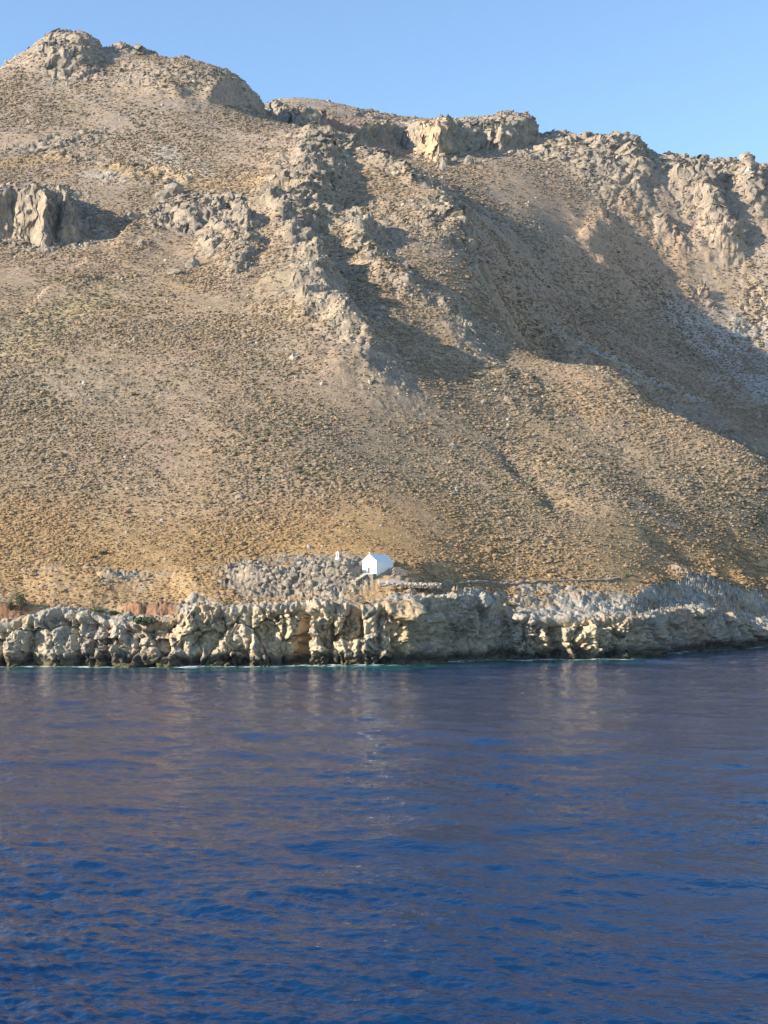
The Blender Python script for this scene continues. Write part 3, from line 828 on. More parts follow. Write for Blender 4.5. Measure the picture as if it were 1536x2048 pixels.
# ------------------------------------------------------------------ scrub and loose stone (nobody could count them)
def scatter(name, pts, rad, rot, tint, material, bumpy, squash, sub=2, tilt=None):
    """pillows of scrub or stones set on points, shaped in geometry nodes"""
    me = bpy.data.meshes.new(name)
    me.vertices.add(len(pts)); me.vertices.foreach_set('co', np.asarray(pts, np.float32).ravel())
    for nm, kind, key, dat in (('rad', 'FLOAT', 'value', rad), ('turn', 'FLOAT', 'value', rot), ('shape', 'INT', 'value', rng.integers(0, 4, len(pts)))):
        at = me.attributes.new(nm, kind, 'POINT'); at.data.foreach_set(key, np.asarray(dat, np.int32 if kind == 'INT' else np.float32))
    at = me.attributes.new('tint', 'FLOAT_COLOR', 'POINT')
    c4 = np.ones((len(pts), 4), np.float32); c4[:, :3] = tint; at.data.foreach_set('color', c4.ravel())
    o = bpy.data.objects.new(name, me); C.objects.link(o); me.materials.append(material)
    t = bpy.data.node_groups.new(name, 'GeometryNodeTree')
    t.interface.new_socket('Geometry', in_out='INPUT', socket_type='NodeSocketGeometry')
    t.interface.new_socket('Geometry', in_out='OUTPUT', socket_type='NodeSocketGeometry')
    N = lambda kk: t.nodes.new(kk)
    gi, go = N('NodeGroupInput'), N('NodeGroupOutput')
    join = N('GeometryNodeGeometryToInstance')
    for q in range(4):
        ico = N('GeometryNodeMeshIcoSphere'); ico.inputs['Subdivisions'].default_value = sub
        sp = N('GeometryNodeSetPosition')
        nz = N('ShaderNodeTexNoise'); nz.inputs['Scale'].default_value = bumpy[0]; nz.inputs['Detail'].default_value = 2
        pos = N('GeometryNodeInputPosition')
        ad = N('ShaderNodeVectorMath'); ad.operation = 'ADD'; ad.inputs[1].default_value = (q * 7.3, q * 3.1, q * 5.7)
        t.links.new(pos.outputs[0], ad.inputs[0]); t.links.new(ad.outputs[0], nz.inputs['Vector'])
        mr = N('ShaderNodeMapRange'); mr.inputs[1].default_value = 0.25; mr.inputs[2].default_value = 0.75
        mr.inputs[3].default_value = 1 - bumpy[1]; mr.inputs[4].default_value = 1 + bumpy[1]
        t.links.new(nz.outputs['Fac'], mr.inputs[0])
        sc = N('ShaderNodeVectorMath'); sc.operation = 'SCALE'
        t.links.new(pos.outputs[0], sc.inputs[0]); t.links.new(mr.outputs[0], sc.inputs['Scale'])
        mu = N('ShaderNodeVectorMath'); mu.operation = 'MULTIPLY'; mu.inputs[1].default_value = squash
        t.links.new(sc.outputs[0], mu.inputs[0])
        t.links.new(ico.outputs['Mesh'], sp.inputs['Geometry']); t.links.new(mu.outputs[0], sp.inputs['Position'])
        sm = N('GeometryNodeSetMaterial'); sm.inputs['Material'].default_value = material
        t.links.new(sp.outputs[0], sm.inputs['Geometry']); t.links.new(sm.outputs[0], join.inputs[0])
    iop = N('GeometryNodeInstanceOnPoints'); iop.inputs['Pick Instance'].default_value = True
    def named(nm, dt):
        a_ = N('GeometryNodeInputNamedAttribute'); a_.data_type = dt; a_.inputs['Name'].default_value = nm
        return a_.outputs['Attribute']
    t.links.new(gi.outputs[0], iop.inputs['Points']); t.links.new(join.outputs[0], iop.inputs['Instance'])
    t.links.new(named('rad', 'FLOAT'), iop.inputs['Scale']); t.links.new(named('shape', 'INT'), iop.inputs['Instance Index'])
    cx = N('ShaderNodeCombineXYZ'); t.links.new(named('turn', 'FLOAT'), cx.inputs['Z'])
    er = N('FunctionNodeEulerToRotation'); t.links.new(cx.outputs[0], er.inputs[0]); t.links.new(er.outputs[0], iop.inputs['Rotation'])
    t.links.new(iop.outputs[0], go.inputs[0])
    md = o.modifiers.new('scatter', 'NODES'); md.node_group = t
    o['kind'] = 'stuff'
    return o

def inst_mat(name, rough_scale, dark, rough=0.95):
    g = Nodes(name)
    a = g.n('ShaderNodeAttribute', attribute_name='tint', attribute_type='INSTANCER')
    f = g.noise(rough_scale, 3, 0.6)
    g.l(g.mix(1.0, a.outputs['Color'], g.mix(g.mapr(f, 0.35, 0.65, 0, 1), (dark, dark, dark), (1.2, 1.2, 1.2)), 'MULTIPLY'), g.b.inputs['Base Color'])
    g.b.inputs['Roughness'].default_value = rough
    g.b.inputs['Specular IOR Level'].default_value = 0.1
    return g.m

MV = np.stack([Xm, Ym, Zg], -1)
slope_x = np.gradient(Zg, axis=1) / np.maximum(np.gradient(Xg, axis=1), 1e-3)
slope_y = np.gradient(Zg, axis=0) / np.maximum(np.gradient(Yg, axis=0), 1e-3)
steep = np.hypot(slope_x, slope_y)
n_side = len(s_out)
def sample(n, jmin=0, jmax=NR - 1.001, imin=0, imax=len(S) - 1.001):
    r = rng.uniform(jmin, jmax, n); c = rng.uniform(imin, imax, n)
    i, j = r.astype(int), c.astype(int); fr, fc = (r - i)[:, None], (c - j)[:, None]
    p = (MV[i, j] * (1 - fr) * (1 - fc) + MV[i + 1, j] * fr * (1 - fc) + MV[i, j + 1] * (1 - fr) * fc + MV[i + 1, j + 1] * fr * fc)
    return p, i, j
CHAPEL = sight(757, 1150)
p1, i1, j1 = sample(260000, imin=n_side - 4, imax=n_side + NC_IN + 3)
p2, i2, j2 = sample(16000)
_r = rng.integers(NF + 6, NF + NP - 1, 30000); _c = rng.integers(60, len(cs) - 60, 30000)
_k = (edge[_r, _c] < rng.random(30000) * 0.9) & (RS[_r, _c] < rng.random(30000) * 0.7) & (redz[_r, _c] < 0.3)
p3 = cv[_r[_k], _c[_k]]
pp, ii, jj = np.vstack([p1, p2, p3]), np.concatenate([i1, i2, 0 * _r[_k] + 80]), np.concatenate([j1, j2, 0 * _c[_k] + 400])
rk, stp = Rg[ii, jj], steep[ii, jj]
rk[len(p1) + len(p2):] = 0; stp[len(p1) + len(p2):] = 0.3
patch = fbm2(pp[:, 0] / 30, pp[:, 1] / 40, 3, 101) + 0.55 * fbm2(pp[:, 0] / 7 + 0.1 * pp[:, 1], pp[:, 1] / 60, 3, 102)
keep = (rng.random(len(pp)) < np.clip(0.82 - 0.7 * rk + 0.9 * patch, 0.04, 1)) & (stp < 2.2) & ((DD[ii, jj] > 23) | (np.arange(len(pp)) >= len(p1) + len(p2)))
keep &= np.hypot(pp[:, 0] - CHAPEL.x, pp[:, 1] - CHAPEL.y) > 5.0
pp, patch, rk = pp[keep], patch[keep], rk[keep]
dist = pp[:, 1]
rad = 0.215 * (dist / 300) ** 0.72 * np.exp(rng.normal(0, 0.40, len(pp))) * (1 + 0.35 * np.clip(patch, -1, 1))
rad = np.clip(rad, 0.12, 1.8)
q = rng.random(len(pp))
hue = np.clip(q + 0.25 * fbm2(pp[:, 0] / 50, pp[:, 1] / 60, 2, 103), 0, 1)[:, None]
tan, olive, grey_, green = np.array((0.28, 0.20, 0.125)), np.array((0.20, 0.155, 0.092)), np.array((0.24, 0.195, 0.145)), np.array((0.09, 0.09, 0.05))
tint = np.where(hue < 0.45, tan, np.where(hue < 0.72, olive, np.where(hue < 0.98, grey_, green)))
low = (1 - sstep(20, 42, pp[:, 2] + 16 * fbm2(pp[:, 0] / 45, pp[:, 1] / 60, 4, 51)))[:, None]
tint = tint * (1 - 0.6 * low) + np.array((0.32, 0.195, 0.085)) * 0.6 * low * (0.8 + 0.4 * q[:, None])
tint = tint * rng.uniform(0.75, 1.25, (len(pp), 1))
pp = pp + np.stack([0 * rad, 0 * rad, rad * 0.15], -1)
MAT_SCRUB = inst_mat('scrub', 3.0, 0.6)
tag(scatter('scrub', pp, rad, rng.uniform(0, 6.28, len(pp)), tint, MAT_SCRUB, (1.6, 0.35), (1.2, 1.0, 0.62)), 'low dry cushion scrub covering the whole mountainside', 'scrub')

p, i, j = sample(60000, imin=n_side - 2, imax=n_side + NC_IN + 1)
rk = Rg[i, j]
keep = (rng.random(len(p)) < np.clip(rk * (0.4 - 0.28 * sstep(500, 900, p[:, 1])) + 0.006 + 0.10 * sstep(0.1, 0.5, fbm2(p[:, 0] / 18, p[:, 1] / 25, 2, 107)), 0, 1)) & (DD[i, j] > 16)
keep &= np.hypot(p[:, 0] - CHAPEL.x, p[:, 1] - CHAPEL.y) > 5.0
p = p[keep]
rad = np.clip(0.20 * (p[:, 1] / 300) ** 1.1 * np.exp(rng.normal(0, 0.45, len(p))), 0.15, 3.0)
tint = np.array((0.38, 0.335, 0.27)) * rng.uniform(0.7, 1.2, (len(p), 1)) * (1 + np.array((0.04, 0, -0.05)) * rng.normal(0, 1, (len(p), 1)))
MAT_STONE = inst_mat('loose_stone', 2.0, 0.7)
tag(scatter('loose_stones', p, rad, rng.uniform(0, 6.28, len(p)), tint, MAT_STONE, (1.2, 0.55), (1.0, 0.85, 0.9)), 'pale limestone rubble strewn over the spurs and slopes', 'stones')

# ------------------------------------------------------------------ made and single things
def plain(name, rgb, rough=0.9, var=0.25, scale=2.0, bump=0.0):
    g = Nodes(name)
    f = g.noise(scale, 4, 0.6)
    g.l(g.mix(g.mapr(f, 0.3, 0.7, 0, 1), tuple(q * (1 - var) for q in rgb), tuple(min(1, q * (1 + var)) for q in rgb)), g.b.inputs['Base Color'])
    g.b.inputs['Roughness'].default_value = rough
    g.b.inputs['Specular IOR Level'].default_value = 0.2
    if bump:
        g.l(g.bump(f, bump, 0.6), g.b.inputs['Normal'])
    return g.m
M_WHITE = plain('whitewash', (0.80, 0.79, 0.76), 0.85, 0.05, 1.5, 0.02)
M_ROOF = plain('whitewashed_roof', (0.76, 0.77, 0.78), 0.8, 0.05, 1.2, 0.02)
M_DOOR = plain('dark_wood', (0.10, 0.11, 0.15), 0.7, 0.3, 8)
M_GLASS = plain('dark_pane', (0.03, 0.04, 0.06), 0.2, 0.1)
M_STONE_GREY = plain('field_stone', (0.24, 0.21, 0.17), 0.95, 0.35, 2.5, 0.05)
M_STONE_PALE = plain('pale_stone', (0.60, 0.54, 0.43), 0.9, 0.2, 2.0, 0.03)
M_BOULDER = plain('grey_boulder', (0.25, 0.215, 0.17), 0.95, 0.4, 1.6, 0.08)
M_GRAVEL = plain('terrace_gravel', (0.40, 0.32, 0.27), 0.95, 0.2, 3.0, 0.03)
M_LEAF = plain('dark_leaf', (0.055, 0.07, 0.03), 0.7, 0.5, 3.0)
M_LEAF_OLIVE = plain('olive_leaf', (0.15, 0.15, 0.065), 0.8, 0.4, 3.0)
M_TWIG = plain('twig', (0.12, 0.09, 0.06), 0.95, 0.3, 6)

def box_v(x0, x1, y0, y1, z0, z1):
    return [(x0, y0, z0), (x1, y0, z0), (x1, y1, z0), (x0, y1, z0), (x0, y0, z1), (x1, y0, z1), (x1, y1, z1), (x0, y1, z1)]
BOX_F = [(0, 3, 2, 1), (4, 5, 6, 7), (0, 1, 5, 4), (1, 2, 6, 5), (2, 3, 7, 6), (3, 0, 4, 7)]
def box(name, dims, mat, parent=None, bev=0.0):
    bm = bmesh.new()
    vs = [bm.verts.new(p) for p in box_v(*dims)]
    for f in BOX_F:
        bm.faces.new([vs[q] for q in f])
    if bev:
        bmesh.ops.bevel(bm, geom=bm.edges[:], offset=bev, segments=2, affect='EDGES')
    me = bpy.data.meshes.new(name); bm.to_mesh(me); bm.free(); me.materials.append(mat)
    o = bpy.data.objects.new(name, me); C.objects.link(o)
    if parent:
        o.parent = parent
    return o

def rock_mesh(name, seed, mat, sub=3, blocky=0.0):
    bm = bmesh.new()
    bmesh.ops.create_icosphere(bm, subdivisions=sub, radius=1.0)
    V = np.array([v.co for v in bm.verts])
    if blocky:
        V = np.sign(V) * np.abs(V) ** (1 - blocky)
        V = V / np.abs(V).max()
    n = fbm3(V[:, 0] * 1.1 + seed * 3.1, V[:, 1] * 1.1, V[:, 2] * 1.1, 2, seed)
    f = facet3(V[:, 0] * 1.2 + seed * 5, V[:, 1] * 1.2, V[:, 2] * 1.2, seed + 9, 1.2)[0]
    V = V * (1 + (0.22 * n + 0.30 * f) * (0.35 if blocky else 1))[:, None]
    for v, c in zip(bm.verts, V):
        v.co = c
    me = bpy.data.meshes.new(name); bm.to_mesh(me); bm.free(); me.materials.append(mat)
    return me
ROCKS = [rock_mesh('boulder', k, M_BOULDER, 2) for k in range(6)]
BLOCKS = [rock_mesh('stone', 20 + k, M_STONE_GREY, 2, 0.45) for k in range(4)]
WBLOCKS = [rock_mesh('stone', 30 + k, M_STONE_PALE, 2, 0.5) for k in range(4)]
def put(name, me, loc, scale, rz=0.0, parent=None, tilt=0.0):
    o = bpy.data.objects.new(name, me); C.objects.link(o)
    o.location = loc; o.scale = scale; o.rotation_euler = (tilt, 0, rz)
    if parent:
        o.parent = parent
    return o
R = random.Random(5)

# ---- chapel
corner = sight(753, 1153)
FLOOR_Z = CAM_Z + bearing(753, 1147)[1] * corner.y
TH = math.radians(-38)
W_, L_, EAVE, APEX = 3.83, 5.75, 2.5, 3.9
org = Vector((corner.x, corner.y, FLOOR_Z)) - Vector((math.cos(TH), math.sin(TH), 0)) * (W_ / 2)
chapel = empty('chapel', org, TH, 'small whitewashed chapel with a plain gabled roof on the shore terrace', 'chapel')
h = W_ / 2
def walls():
    b = 0.0
    # door opening in the gable and a small window in the long wall, both with real depth
    vs, fs = [], []
    def q(*p):
        i0 = len(vs); vs.extend(p); fs.append(tuple(range(i0, i0 + len(p))))
    zb = -2.2
    dx0, dx1, dz = -0.42, 0.16, 1.22
    q((-h, 0, zb), (dx0, 0, zb), (dx0, 0, EAVE), (-h, 0, EAVE)); q((dx1, 0, zb), (h, 0, zb), (h, 0, EAVE), (dx1, 0, EAVE))
    q((dx0, 0, dz), (dx1, 0, dz), (dx1, 0, EAVE), (dx0, 0, EAVE)); q((dx0, 0, zb), (dx1, 0, zb), (dx1, 0, 0), (dx0, 0, 0))
    q((-h, 0, EAVE), (h, 0, EAVE), (0, 0, APEX))
    d = 0.28
    q((dx0, 0, 0), (dx0, d, 0), (dx0, d, dz), (dx0, 0, dz)); q((dx1, d, 0), (dx1, 0, 0), (dx1, 0, dz), (dx1, d, dz)); q((dx0, d, dz), (dx1, d, dz), (dx1, 0, dz), (dx0, 0, dz)); q((dx0, 0, 0), (dx1, 0, 0), (dx1, d, 0), (dx0, d, 0))
    wy0, wy1, wz0, wz1 = 4.02, 4.30, 0.78, 1.24
    q((h, 0, zb), (h, wy0, zb), (h, wy0, EAVE), (h, 0, EAVE)); q((h, wy1, zb), (h, L_, zb), (h, L_, EAVE), (h, wy1, EAVE))
    q((h, wy0, zb), (h, wy1, zb), (h, wy1, wz0), (h, wy0, wz0)); q((h, wy0, wz1), (h, wy1, wz1), (h, wy1, EAVE), (h, wy0, EAVE))
    e = h - 0.25
    q((h, wy0, wz0), (h, wy0, wz1), (e, wy0, wz1), (e, wy0, wz0)); q((h, wy1, wz1), (h, wy1, wz0), (e, wy1, wz0), (e, wy1, wz1)); q((h, wy0, wz1), (h, wy1, wz1), (e, wy1, wz1), (e, wy0, wz1)); q((h, wy1, wz0), (h, wy0, wz0), (e, wy0, wz0), (e, wy1, wz0))
    q((-h, L_, zb), (-h, 0, zb), (-h, 0, EAVE), (-h, L_, EAVE)); q((h, L_, zb), (-h, L_, zb), (-h, L_, EAVE), (0, L_, APEX), (h, L_, EAVE))
    return mesh_obj('wall', vs, fs, [M_WHITE], chapel)
walls()
sl = math.atan2(APEX - EAVE, h)
t_ = 0.13
ex, ez = 0.07 * math.cos(sl), 0.07 * math.sin(sl)
rv = []
for y in (0.10, L_ - 0.02):
    rv += [(-h - ex, y, EAVE - ez + 0.003), (0, y, APEX + 0.003), (h + ex, y, EAVE - ez + 0.003), (h + ex, y, EAVE - ez + t_), (0, y, APEX + t_), (-h - ex, y, EAVE - ez + t_)]
mesh_obj('roof', rv, [(0, 1, 4, 5), (1, 2, 3, 4), (11, 10, 7, 6), (10, 9, 8, 7), (5, 4, 10, 11), (4, 3, 9, 10), (6, 7, 1, 0), (7, 8, 2, 1), (3, 2, 8, 9), (0, 5, 11, 6)], [M_ROOF], chapel)
# raised verge on the front gable and the back gable, ridge cap
for y0, y1 in ((-0.03, 0.17), (L_ - 0.17, L_ + 0.03)):
    vv = []
    for y in (y0, y1):
        vv += [(-h - 0.04, y, EAVE - 0.10), (0, y, APEX - 0.06), (h + 0.04, y, EAVE - 0.10), (h + 0.04, y, EAVE + 0.16), (0, y, APEX + 0.22), (-h - 0.04, y, EAVE + 0.16)]
    mesh_obj('gable_verge', vv, [(0, 1, 4, 5), (1, 2, 3, 4), (11, 10, 7, 6), (10, 9, 8, 7), (5, 4, 10, 11), (4, 3, 9, 10), (6, 7, 1, 0), (7, 8, 2, 1), (3, 2, 8, 9), (0, 5, 11, 6)], [M_WHITE], chapel)
box('ridge_cap', (-0.10, 0.10, 0.18, L_ - 0.18, APEX + t_ - 0.06, APEX + t_ + 0.05), M_WHITE, chapel, 0.03)
box('door', (-0.42, 0.16, 0.24, 0.30, 0, 1.22), M_DOOR, chapel)
wf = box('window', (h - 0.26, h - 0.21, 4.02, 4.30, 0.78, 1.24), M_GLASS, chapel)
box('glazing_bar', (h - 0.209, h - 0.19, 4.15, 4.17, 0.78, 1.24), M_DOOR, wf)
cr = box('cross', (-0.05, 0.05, 0.02, 0.12, APEX + 0.20, APEX + 0.66), M_WHITE, chapel)
box('cross_arm', (-0.16, 0.16, 0.025, 0.115, APEX + 0.44, APEX + 0.53), M_WHITE, cr)

# ---- platform of field stone before the door, and the steps down from it
def loc_w(x, y, z=0.0):
    return org + Vector((math.cos(TH) * x - math.sin(TH) * y, math.sin(TH) * x + math.cos(TH) * y, z))
plat = empty('stone_platform', loc_w(0.6, -0.65), TH, 'dark field stone platform before the front of the white chapel', 'platform')
box('core', (-1.25, 1.25, -0.5, 0.62, -2.4, -0.10), M_STONE_GREY, plat)
box('top_slab', (-1.32, 1.32, -0.58, 0.62, -0.097, -0.02), M_WHITE, plat, 0.02)
for row in range(5):
    for k in range(6):
        put('stone', R.choice(BLOCKS), (-1.1 + k * 0.44 + R.uniform(-.05, .05) + (row % 2) * 0.12, -0.50, -0.28 - row * 0.33), (0.23, 0.12, 0.165), R.uniform(-.1, .1), plat)
    for k in range(3):
        put('stone', R.choice(BLOCKS), (1.25, -0.35 + k * 0.40 + R.uniform(-.04, .04), -0.28 - row * 0.33), (0.12, 0.21, 0.165), R.uniform(-.1, .1), plat)
stair = empty('staircase', loc_w(-0.13, -1.25), TH, 'short flight of pale worn stone steps leading up to the chapel door', 'staircase')
for k in range(8):
    st = box('step', (-0.62, 0.62, -0.48 * (k + 1), -0.48 * k - 0.003, -2.8, -0.16 - 0.19 * k - 0.06), M_STONE_GREY, stair)
    box('tread', (-0.66, 0.66, -0.48 * (k + 1) - 0.05, -0.48 * k - 0.055, -0.16 - 0.19 * k - 0.057, -0.16 - 0.19 * k), M_STONE_PALE, st, 0.015)

# ---- broken wall of dark stone behind the chapel
pR = sight(801, 1151)
ruin = empty('broken_stone_wall', (pR.x, max(pR.y, 288.0), ground(pR.x, max(pR.y, 288.0))), 0.15, 'low dark dry stone wall, broken, in the shade behind the chapel', 'stone wall')
for row in range(6):
    n = (8, 8, 8, 7, 6, 4)[row]
    for dep in (0, 1):
        for k in range(n):
            put('stone', R.choice(BLOCKS), (-1.5 + k * 0.40 + (row % 2) * 0.2 + R.uniform(-.05, .05), dep * 0.45 + R.uniform(-.05, .05), -0.1 + row * 0.29), (0.23, 0.25, 0.17), R.uniform(-.2, .2), ruin)

# ---- terrace with its row of whitened blocks
tA = sight(757, 1174)
tB = Vector((bearing(884, 1170)[0] * (tA.y + 1.5), tA.y + 1.5, 0)); tB.z = ground(tB.x, tB.y)
ter = empty('stone_terrace', (tA.x, tA.y, tA.z), 0, 'gravel terrace edged by a row of whitened stone blocks below the chapel', 'terrace')
vec = Vector((tB.x - tA.x, tB.y - tA.y, 0)); Lt = vec.length; e1 = vec / Lt
zT = CAM_Z + bearing(757, 1166)[1] * tA.y - tA.z
slab = []
for f_ in np.linspace(0.0, 1.0, 14):
    for dpt in (0.1, 1.2, 2.4):
        p = e1 * (Lt * float(f_)) + Vector((-e1.y, e1.x, 0)) * dpt
        slab.append((p.x, p.y, max(zT, ground(tA.x + p.x, tA.y + p.y) - tA.z) + 0.03 + R.uniform(-.02, .02)))
mesh_obj('gravel_bed', slab, grid_faces(14, 3), [M_GRAVEL], ter)
def edge_at(q_):
    return e1 * q_
for c_ in range(4):
    dpos = -0.1 + 0.2 * R.random()
    while dpos < Lt - 0.3:
        wS = R.uniform(0.20, 0.48)
        p = e1 * (dpos + wS * 0.5)
        low = ground(tA.x + p.x, tA.y + p.y) - tA.z
        z_ = zT - 0.10 - c_ * 0.27 + R.uniform(-.06, .06)
        if z_ > low - 0.15 and R.random() < (1.0, 1.0, 0.9, 0.9)[c_]:
            put('stone', R.choice(WBLOCKS if c_ < 2 and R.random() < 0.75 else BLOCKS), (p.x, p.y + R.uniform(-.08, .08), z_), (wS * 0.58, 0.24, R.uniform(0.13, 0.21)), R.uniform(-.3, .3), ter)
        dpos += wS + R.uniform(-0.02, 0.12)
for q_ in (0.1, 1.9):
    p = e1 * q_
    put('stone', WBLOCKS[0], (p.x, p.y - 0.15, zT + 0.05), (0.24, 0.24, 0.40), 0.1, ter)

# ---- long dry stone wall across the grassy shelf
line = [sight(u, v) for u, v in ((886, 1173), (930, 1169), (980, 1167), (1040, 1166), (1100, 1165), (1160, 1164), (1215, 1163), (1240, 1158))]
wall = empty('dry_stone_wall', line[0], 0, 'long low dry stone wall crossing the golden shelf right of the chapel', 'stone wall')
for a_, b_ in zip(line[:-1], line[1:]):
    seg = (b_ - a_).xy.length
    n = max(2, int(seg / 0.52))
    for q_ in range(n):
        f_ = (q_ + 0.5) / n
        x, y = a_.x + (b_.x - a_.x) * f_, a_.y + (b_.y - a_.y) * f_
        z = ground(x, y)
        for c_ in range(2):
            put('stone', R.choice(BLOCKS), (x - line[0].x + R.uniform(-.08, .08), y - line[0].y + R.uniform(-.1, .1), z - line[0].z + 0.10 + c_ * 0.30), (0.30, 0.24, 0.18 + R.uniform(-.03, .04)), R.uniform(-.3, .3), wall)

# ---- little white marker on the knoll
pm = sight(675, 1119)
mk = empty('white_shrine', (pm.x, pm.y + 0.35, ground(pm.x, pm.y + 0.35)), -0.3, 'little white open shrine of two pillars standing on the rocky knoll', 'shrine')
box('plinth', (-0.42, 0.42, -0.30, 0.30, -0.6, 0.28), M_WHITE, mk, 0.03)
for sx in (-1, 1):
    box('pillar', (sx * 0.24 - 0.10, sx * 0.24 + 0.10, -0.14, 0.14, 0.283, 1.20), M_WHITE, mk, 0.02)
box('lintel', (-0.36, 0.36, -0.17, 0.17, 1.203, 1.38), M_WHITE, mk, 0.03)
mesh_obj('pointed_cap', [(-0.26, -0.13, 1.383), (0.26, -0.13, 1.383), (0.26, 0.13, 1.383), (-0.26, 0.13, 1.383), (0, 0, 1.72)], [(0, 1, 4), (1, 2, 4), (2, 3, 4), (3, 0, 4), (3, 2, 1, 0)], [M_WHITE], mk)

# ---- boulders one can point to
def boulder(u, v, r, label, group=None, sx=1.0, sz=0.8, name='boulder', sink=0.25):
    p = sight(u, v)
    if p.y > 1600:
        return
    o = put(name, R.choice(ROCKS), (p.x, p.y + 0.2 * r, p.z + r * (sz - sink) * 0.5), (r * sx, r, r * sz), R.uniform(0, 6.28))
    return tag(o, label, 'boulder', group)
boulder(326, 397, 4.2, 'round grey boulder lying in the shaded hollow, the lower left one of a pair')
boulder(347, 387, 4.6, 'pale round boulder in the shaded hollow, the upper right one of a pair', sz=1.0)
boulder(265, 441, 3.4, 'grey boulder at the tip of the long shadow beside the left crag', sx=1.4)
boulder(283, 490, 2.2, 'small split grey boulder alone on the ochre slope right of the gully')
boulder(350, 547, 2.6, 'dark low slab of rock, lower of two outcrops left of the central spurs', sx=1.6, sz=0.6)
boulder(386, 533, 3.0, 'grey rock with a deep shadow, upper of two outcrops left of the central spurs', sz=1.0)
boulder(906, 893, 1.1, 'lone pale boulder on the lower middle slope above the chapel', sx=1.3)
boulder(886, 342, 3.0, 'tall pale rock pinnacle at the foot of the lit yellow cliff', name='rock_pinnacle', sx=0.7, sz=2.4)
boulder(937, 328, 3.4, 'pale jagged rock stack in the shade below the far rim', name='rock_pinnacle', sx=0.9, sz=1.5)
for k in range(11):
    boulder(206 + k * 9.2 + R.uniform(-3, 3), 1163 + R.uniform(-6, 5) - k * 0.6, R.uniform(0.28, 0.62), 'grey rock in the short row of rocks on the slope left of the knoll', 'row of rocks left of the knoll', sx=R.uniform(1, 1.5))
for k in range(90):
    u = 486 + 224 * (k + R.random()) / 90
    v = R.uniform(1124, 1184 - 14 * abs(u - 600) / 120)
    boulder(u, v, R.uniform(0.28, 0.72) * (1.2 if 540 < u < 640 else 0.9), 'jagged grey limestone boulder heaped on the rocky knoll left of the chapel', 'boulders heaped on the knoll', sx=R.uniform(0.8, 1.5), sz=R.uniform(0.7, 1.2), sink=0.7)

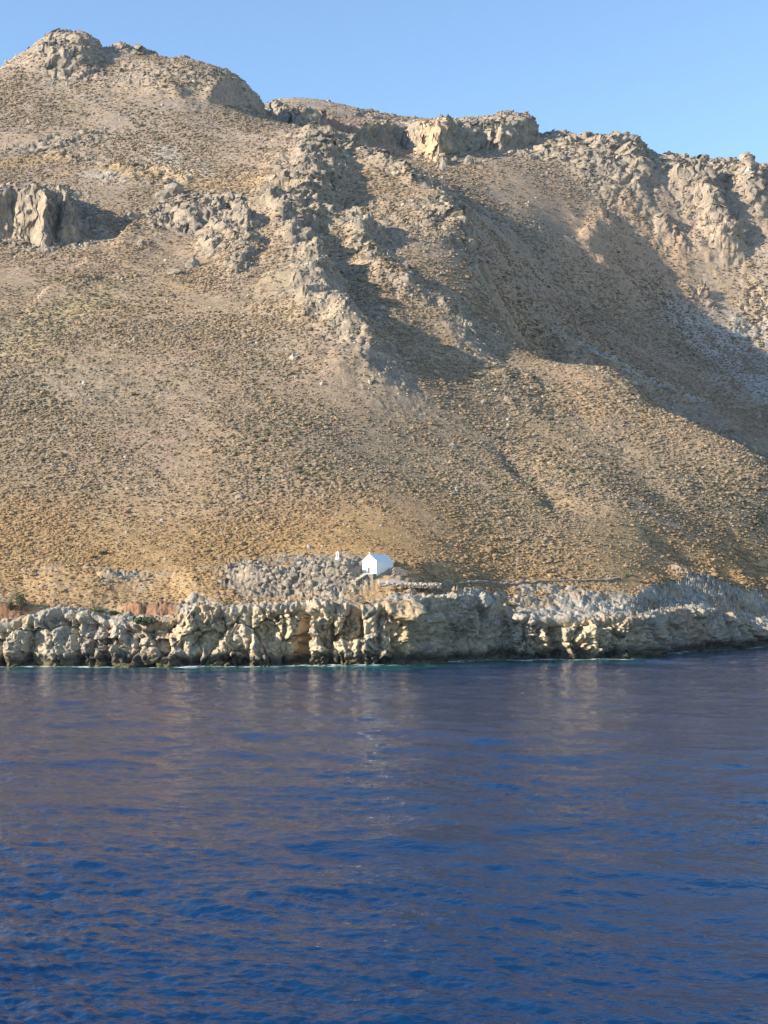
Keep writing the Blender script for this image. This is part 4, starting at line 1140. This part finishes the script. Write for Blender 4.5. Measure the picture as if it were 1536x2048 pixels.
# ---- single shrubs
def shrub(u, v, w, hgt, mat, label, name='shrub', n=420, group=None):
    p = sight(u, v)
    g_ = empty(name, p, R.uniform(0, 6.28), label, 'shrub', group)
    rg = np.random.default_rng(int(u * 7 + v))
    vs, fs = [], []
    lob = [(rg.uniform(-.45, .45) * w, rg.uniform(-.4, .4) * w, rg.uniform(0.35, 0.75) * hgt, rg.uniform(.28, .42) * w) for _ in range(7)]
    for q_ in range(n):
        lx, ly, lz, lr = lob[rg.integers(0, 7)]
        d = rg.normal(0, 1, 3); d /= np.linalg.norm(d)
        rr = lr * rg.uniform(0.65, 1.05)
        c = np.array((lx + d[0] * rr, ly + d[1] * rr, max(0.05, lz + d[2] * rr * hgt / w)))
        sz = w * rg.uniform(0.045, 0.09)
        a1 = np.cross(d, rg.normal(0, 1, 3)); a1 /= np.linalg.norm(a1); a2 = np.cross(d, a1) + 0.5 * rg.normal(0, 1, 3)
        i0 = len(vs)
        vs += [c - a1 * sz, c - a2 * sz * .5, c + a1 * sz, c + a2 * sz * .6]
        fs.append((i0, i0 + 1, i0 + 2, i0 + 3))
    mesh_obj('foliage', vs, fs, [mat], g_)
    vs, fs = [], []
    for q_ in range(5):
        a0 = q_ * 1.3; tip = np.array((math.cos(a0) * w * .3, math.sin(a0) * w * .3, hgt * .7)); r0 = 0.05 * hgt
        i0 = len(vs)
        for k_ in range(5):
            vs.append((math.cos(k_ * 1.257) * r0, math.sin(k_ * 1.257) * r0, -0.25))
        for k_ in range(5):
            vs.append((tip[0] + math.cos(k_ * 1.257) * r0 * .3, tip[1] + math.sin(k_ * 1.257) * r0 * .3, tip[2]))
        for k_ in range(5):
            fs.append((i0 + k_, i0 + (k_ + 1) % 5, i0 + 5 + (k_ + 1) % 5, i0 + 5 + k_))
    mesh_obj('stem', vs, fs, [M_TWIG], g_)
shrub(42, 1219, 2.7, 3.4, M_LEAF, 'big rounded dark green shrub above the left end of the sea cliff')
shrub(20, 1221, 1.9, 2.0, M_LEAF, 'smaller dark green shrub crowding the left side of the big round one')
shrub(288, 1250, 4.2, 1.6, M_LEAF, 'wide low dark green shrub under the red earth bank')
shrub(197, 1224, 2.0, 0.9, M_LEAF_OLIVE, 'olive cushion shrub on the cliff top left of the red earth bank')
shrub(230, 1230, 1.8, 0.9, M_LEAF, 'dark bush at the left end of the red earth bank')
shrub(1252, 1158, 1.6, 1.3, M_LEAF, 'dark shrub at the far right end of the long stone wall')
shrub(877, 1085, 1.1, 0.9, M_LEAF, 'lone dark shrub up the golden slope above the chapel')
shrub(455, 1209, 2.2, 0.5, M_LEAF_OLIVE, 'flat pale green mat plant on the cliff lip left of the knoll', n=260)
shrub(728, 1207, 1.6, 0.5, M_LEAF_OLIVE, 'flat pale green mat plant on the cliff lip below the chapel', n=260)
shrub(1019, 1212, 2.6, 0.5, M_LEAF_OLIVE, 'flat pale green mat plant on the grey rock shelf right of the chapel', n=260)
shrub(206, 1109, 1.7, 0.8, M_LEAF, 'dark low bush on the slope above the short row of rocks')
shrub(188, 1117, 1.3, 0.7, M_LEAF, 'dark bush just below and left of another on the lower left slope')

# ------------------------------------------------------------------ the sea air
hz = mesh_obj('haze', box_v(-1400, 1500, -60, 1620, -4.0, 520.0), [tuple(f) for f in BOX_F], [])
hm = bpy.data.materials.new('sea_air'); hm.use_nodes = True
ht = hm.node_tree; ht.nodes.clear()
hv = ht.nodes.new('ShaderNodeVolumePrincipled'); ho = ht.nodes.new('ShaderNodeOutputMaterial')
hv.inputs['Color'].default_value = (0.50, 0.72, 1.0, 1)
hv.inputs['Density'].default_value = 0.00003
hv.inputs['Anisotropy'].default_value = 0.0
ht.links.new(hv.outputs[0], ho.inputs['Volume'])
hz.data.materials.append(hm)
hz['kind'] = 'stuff'
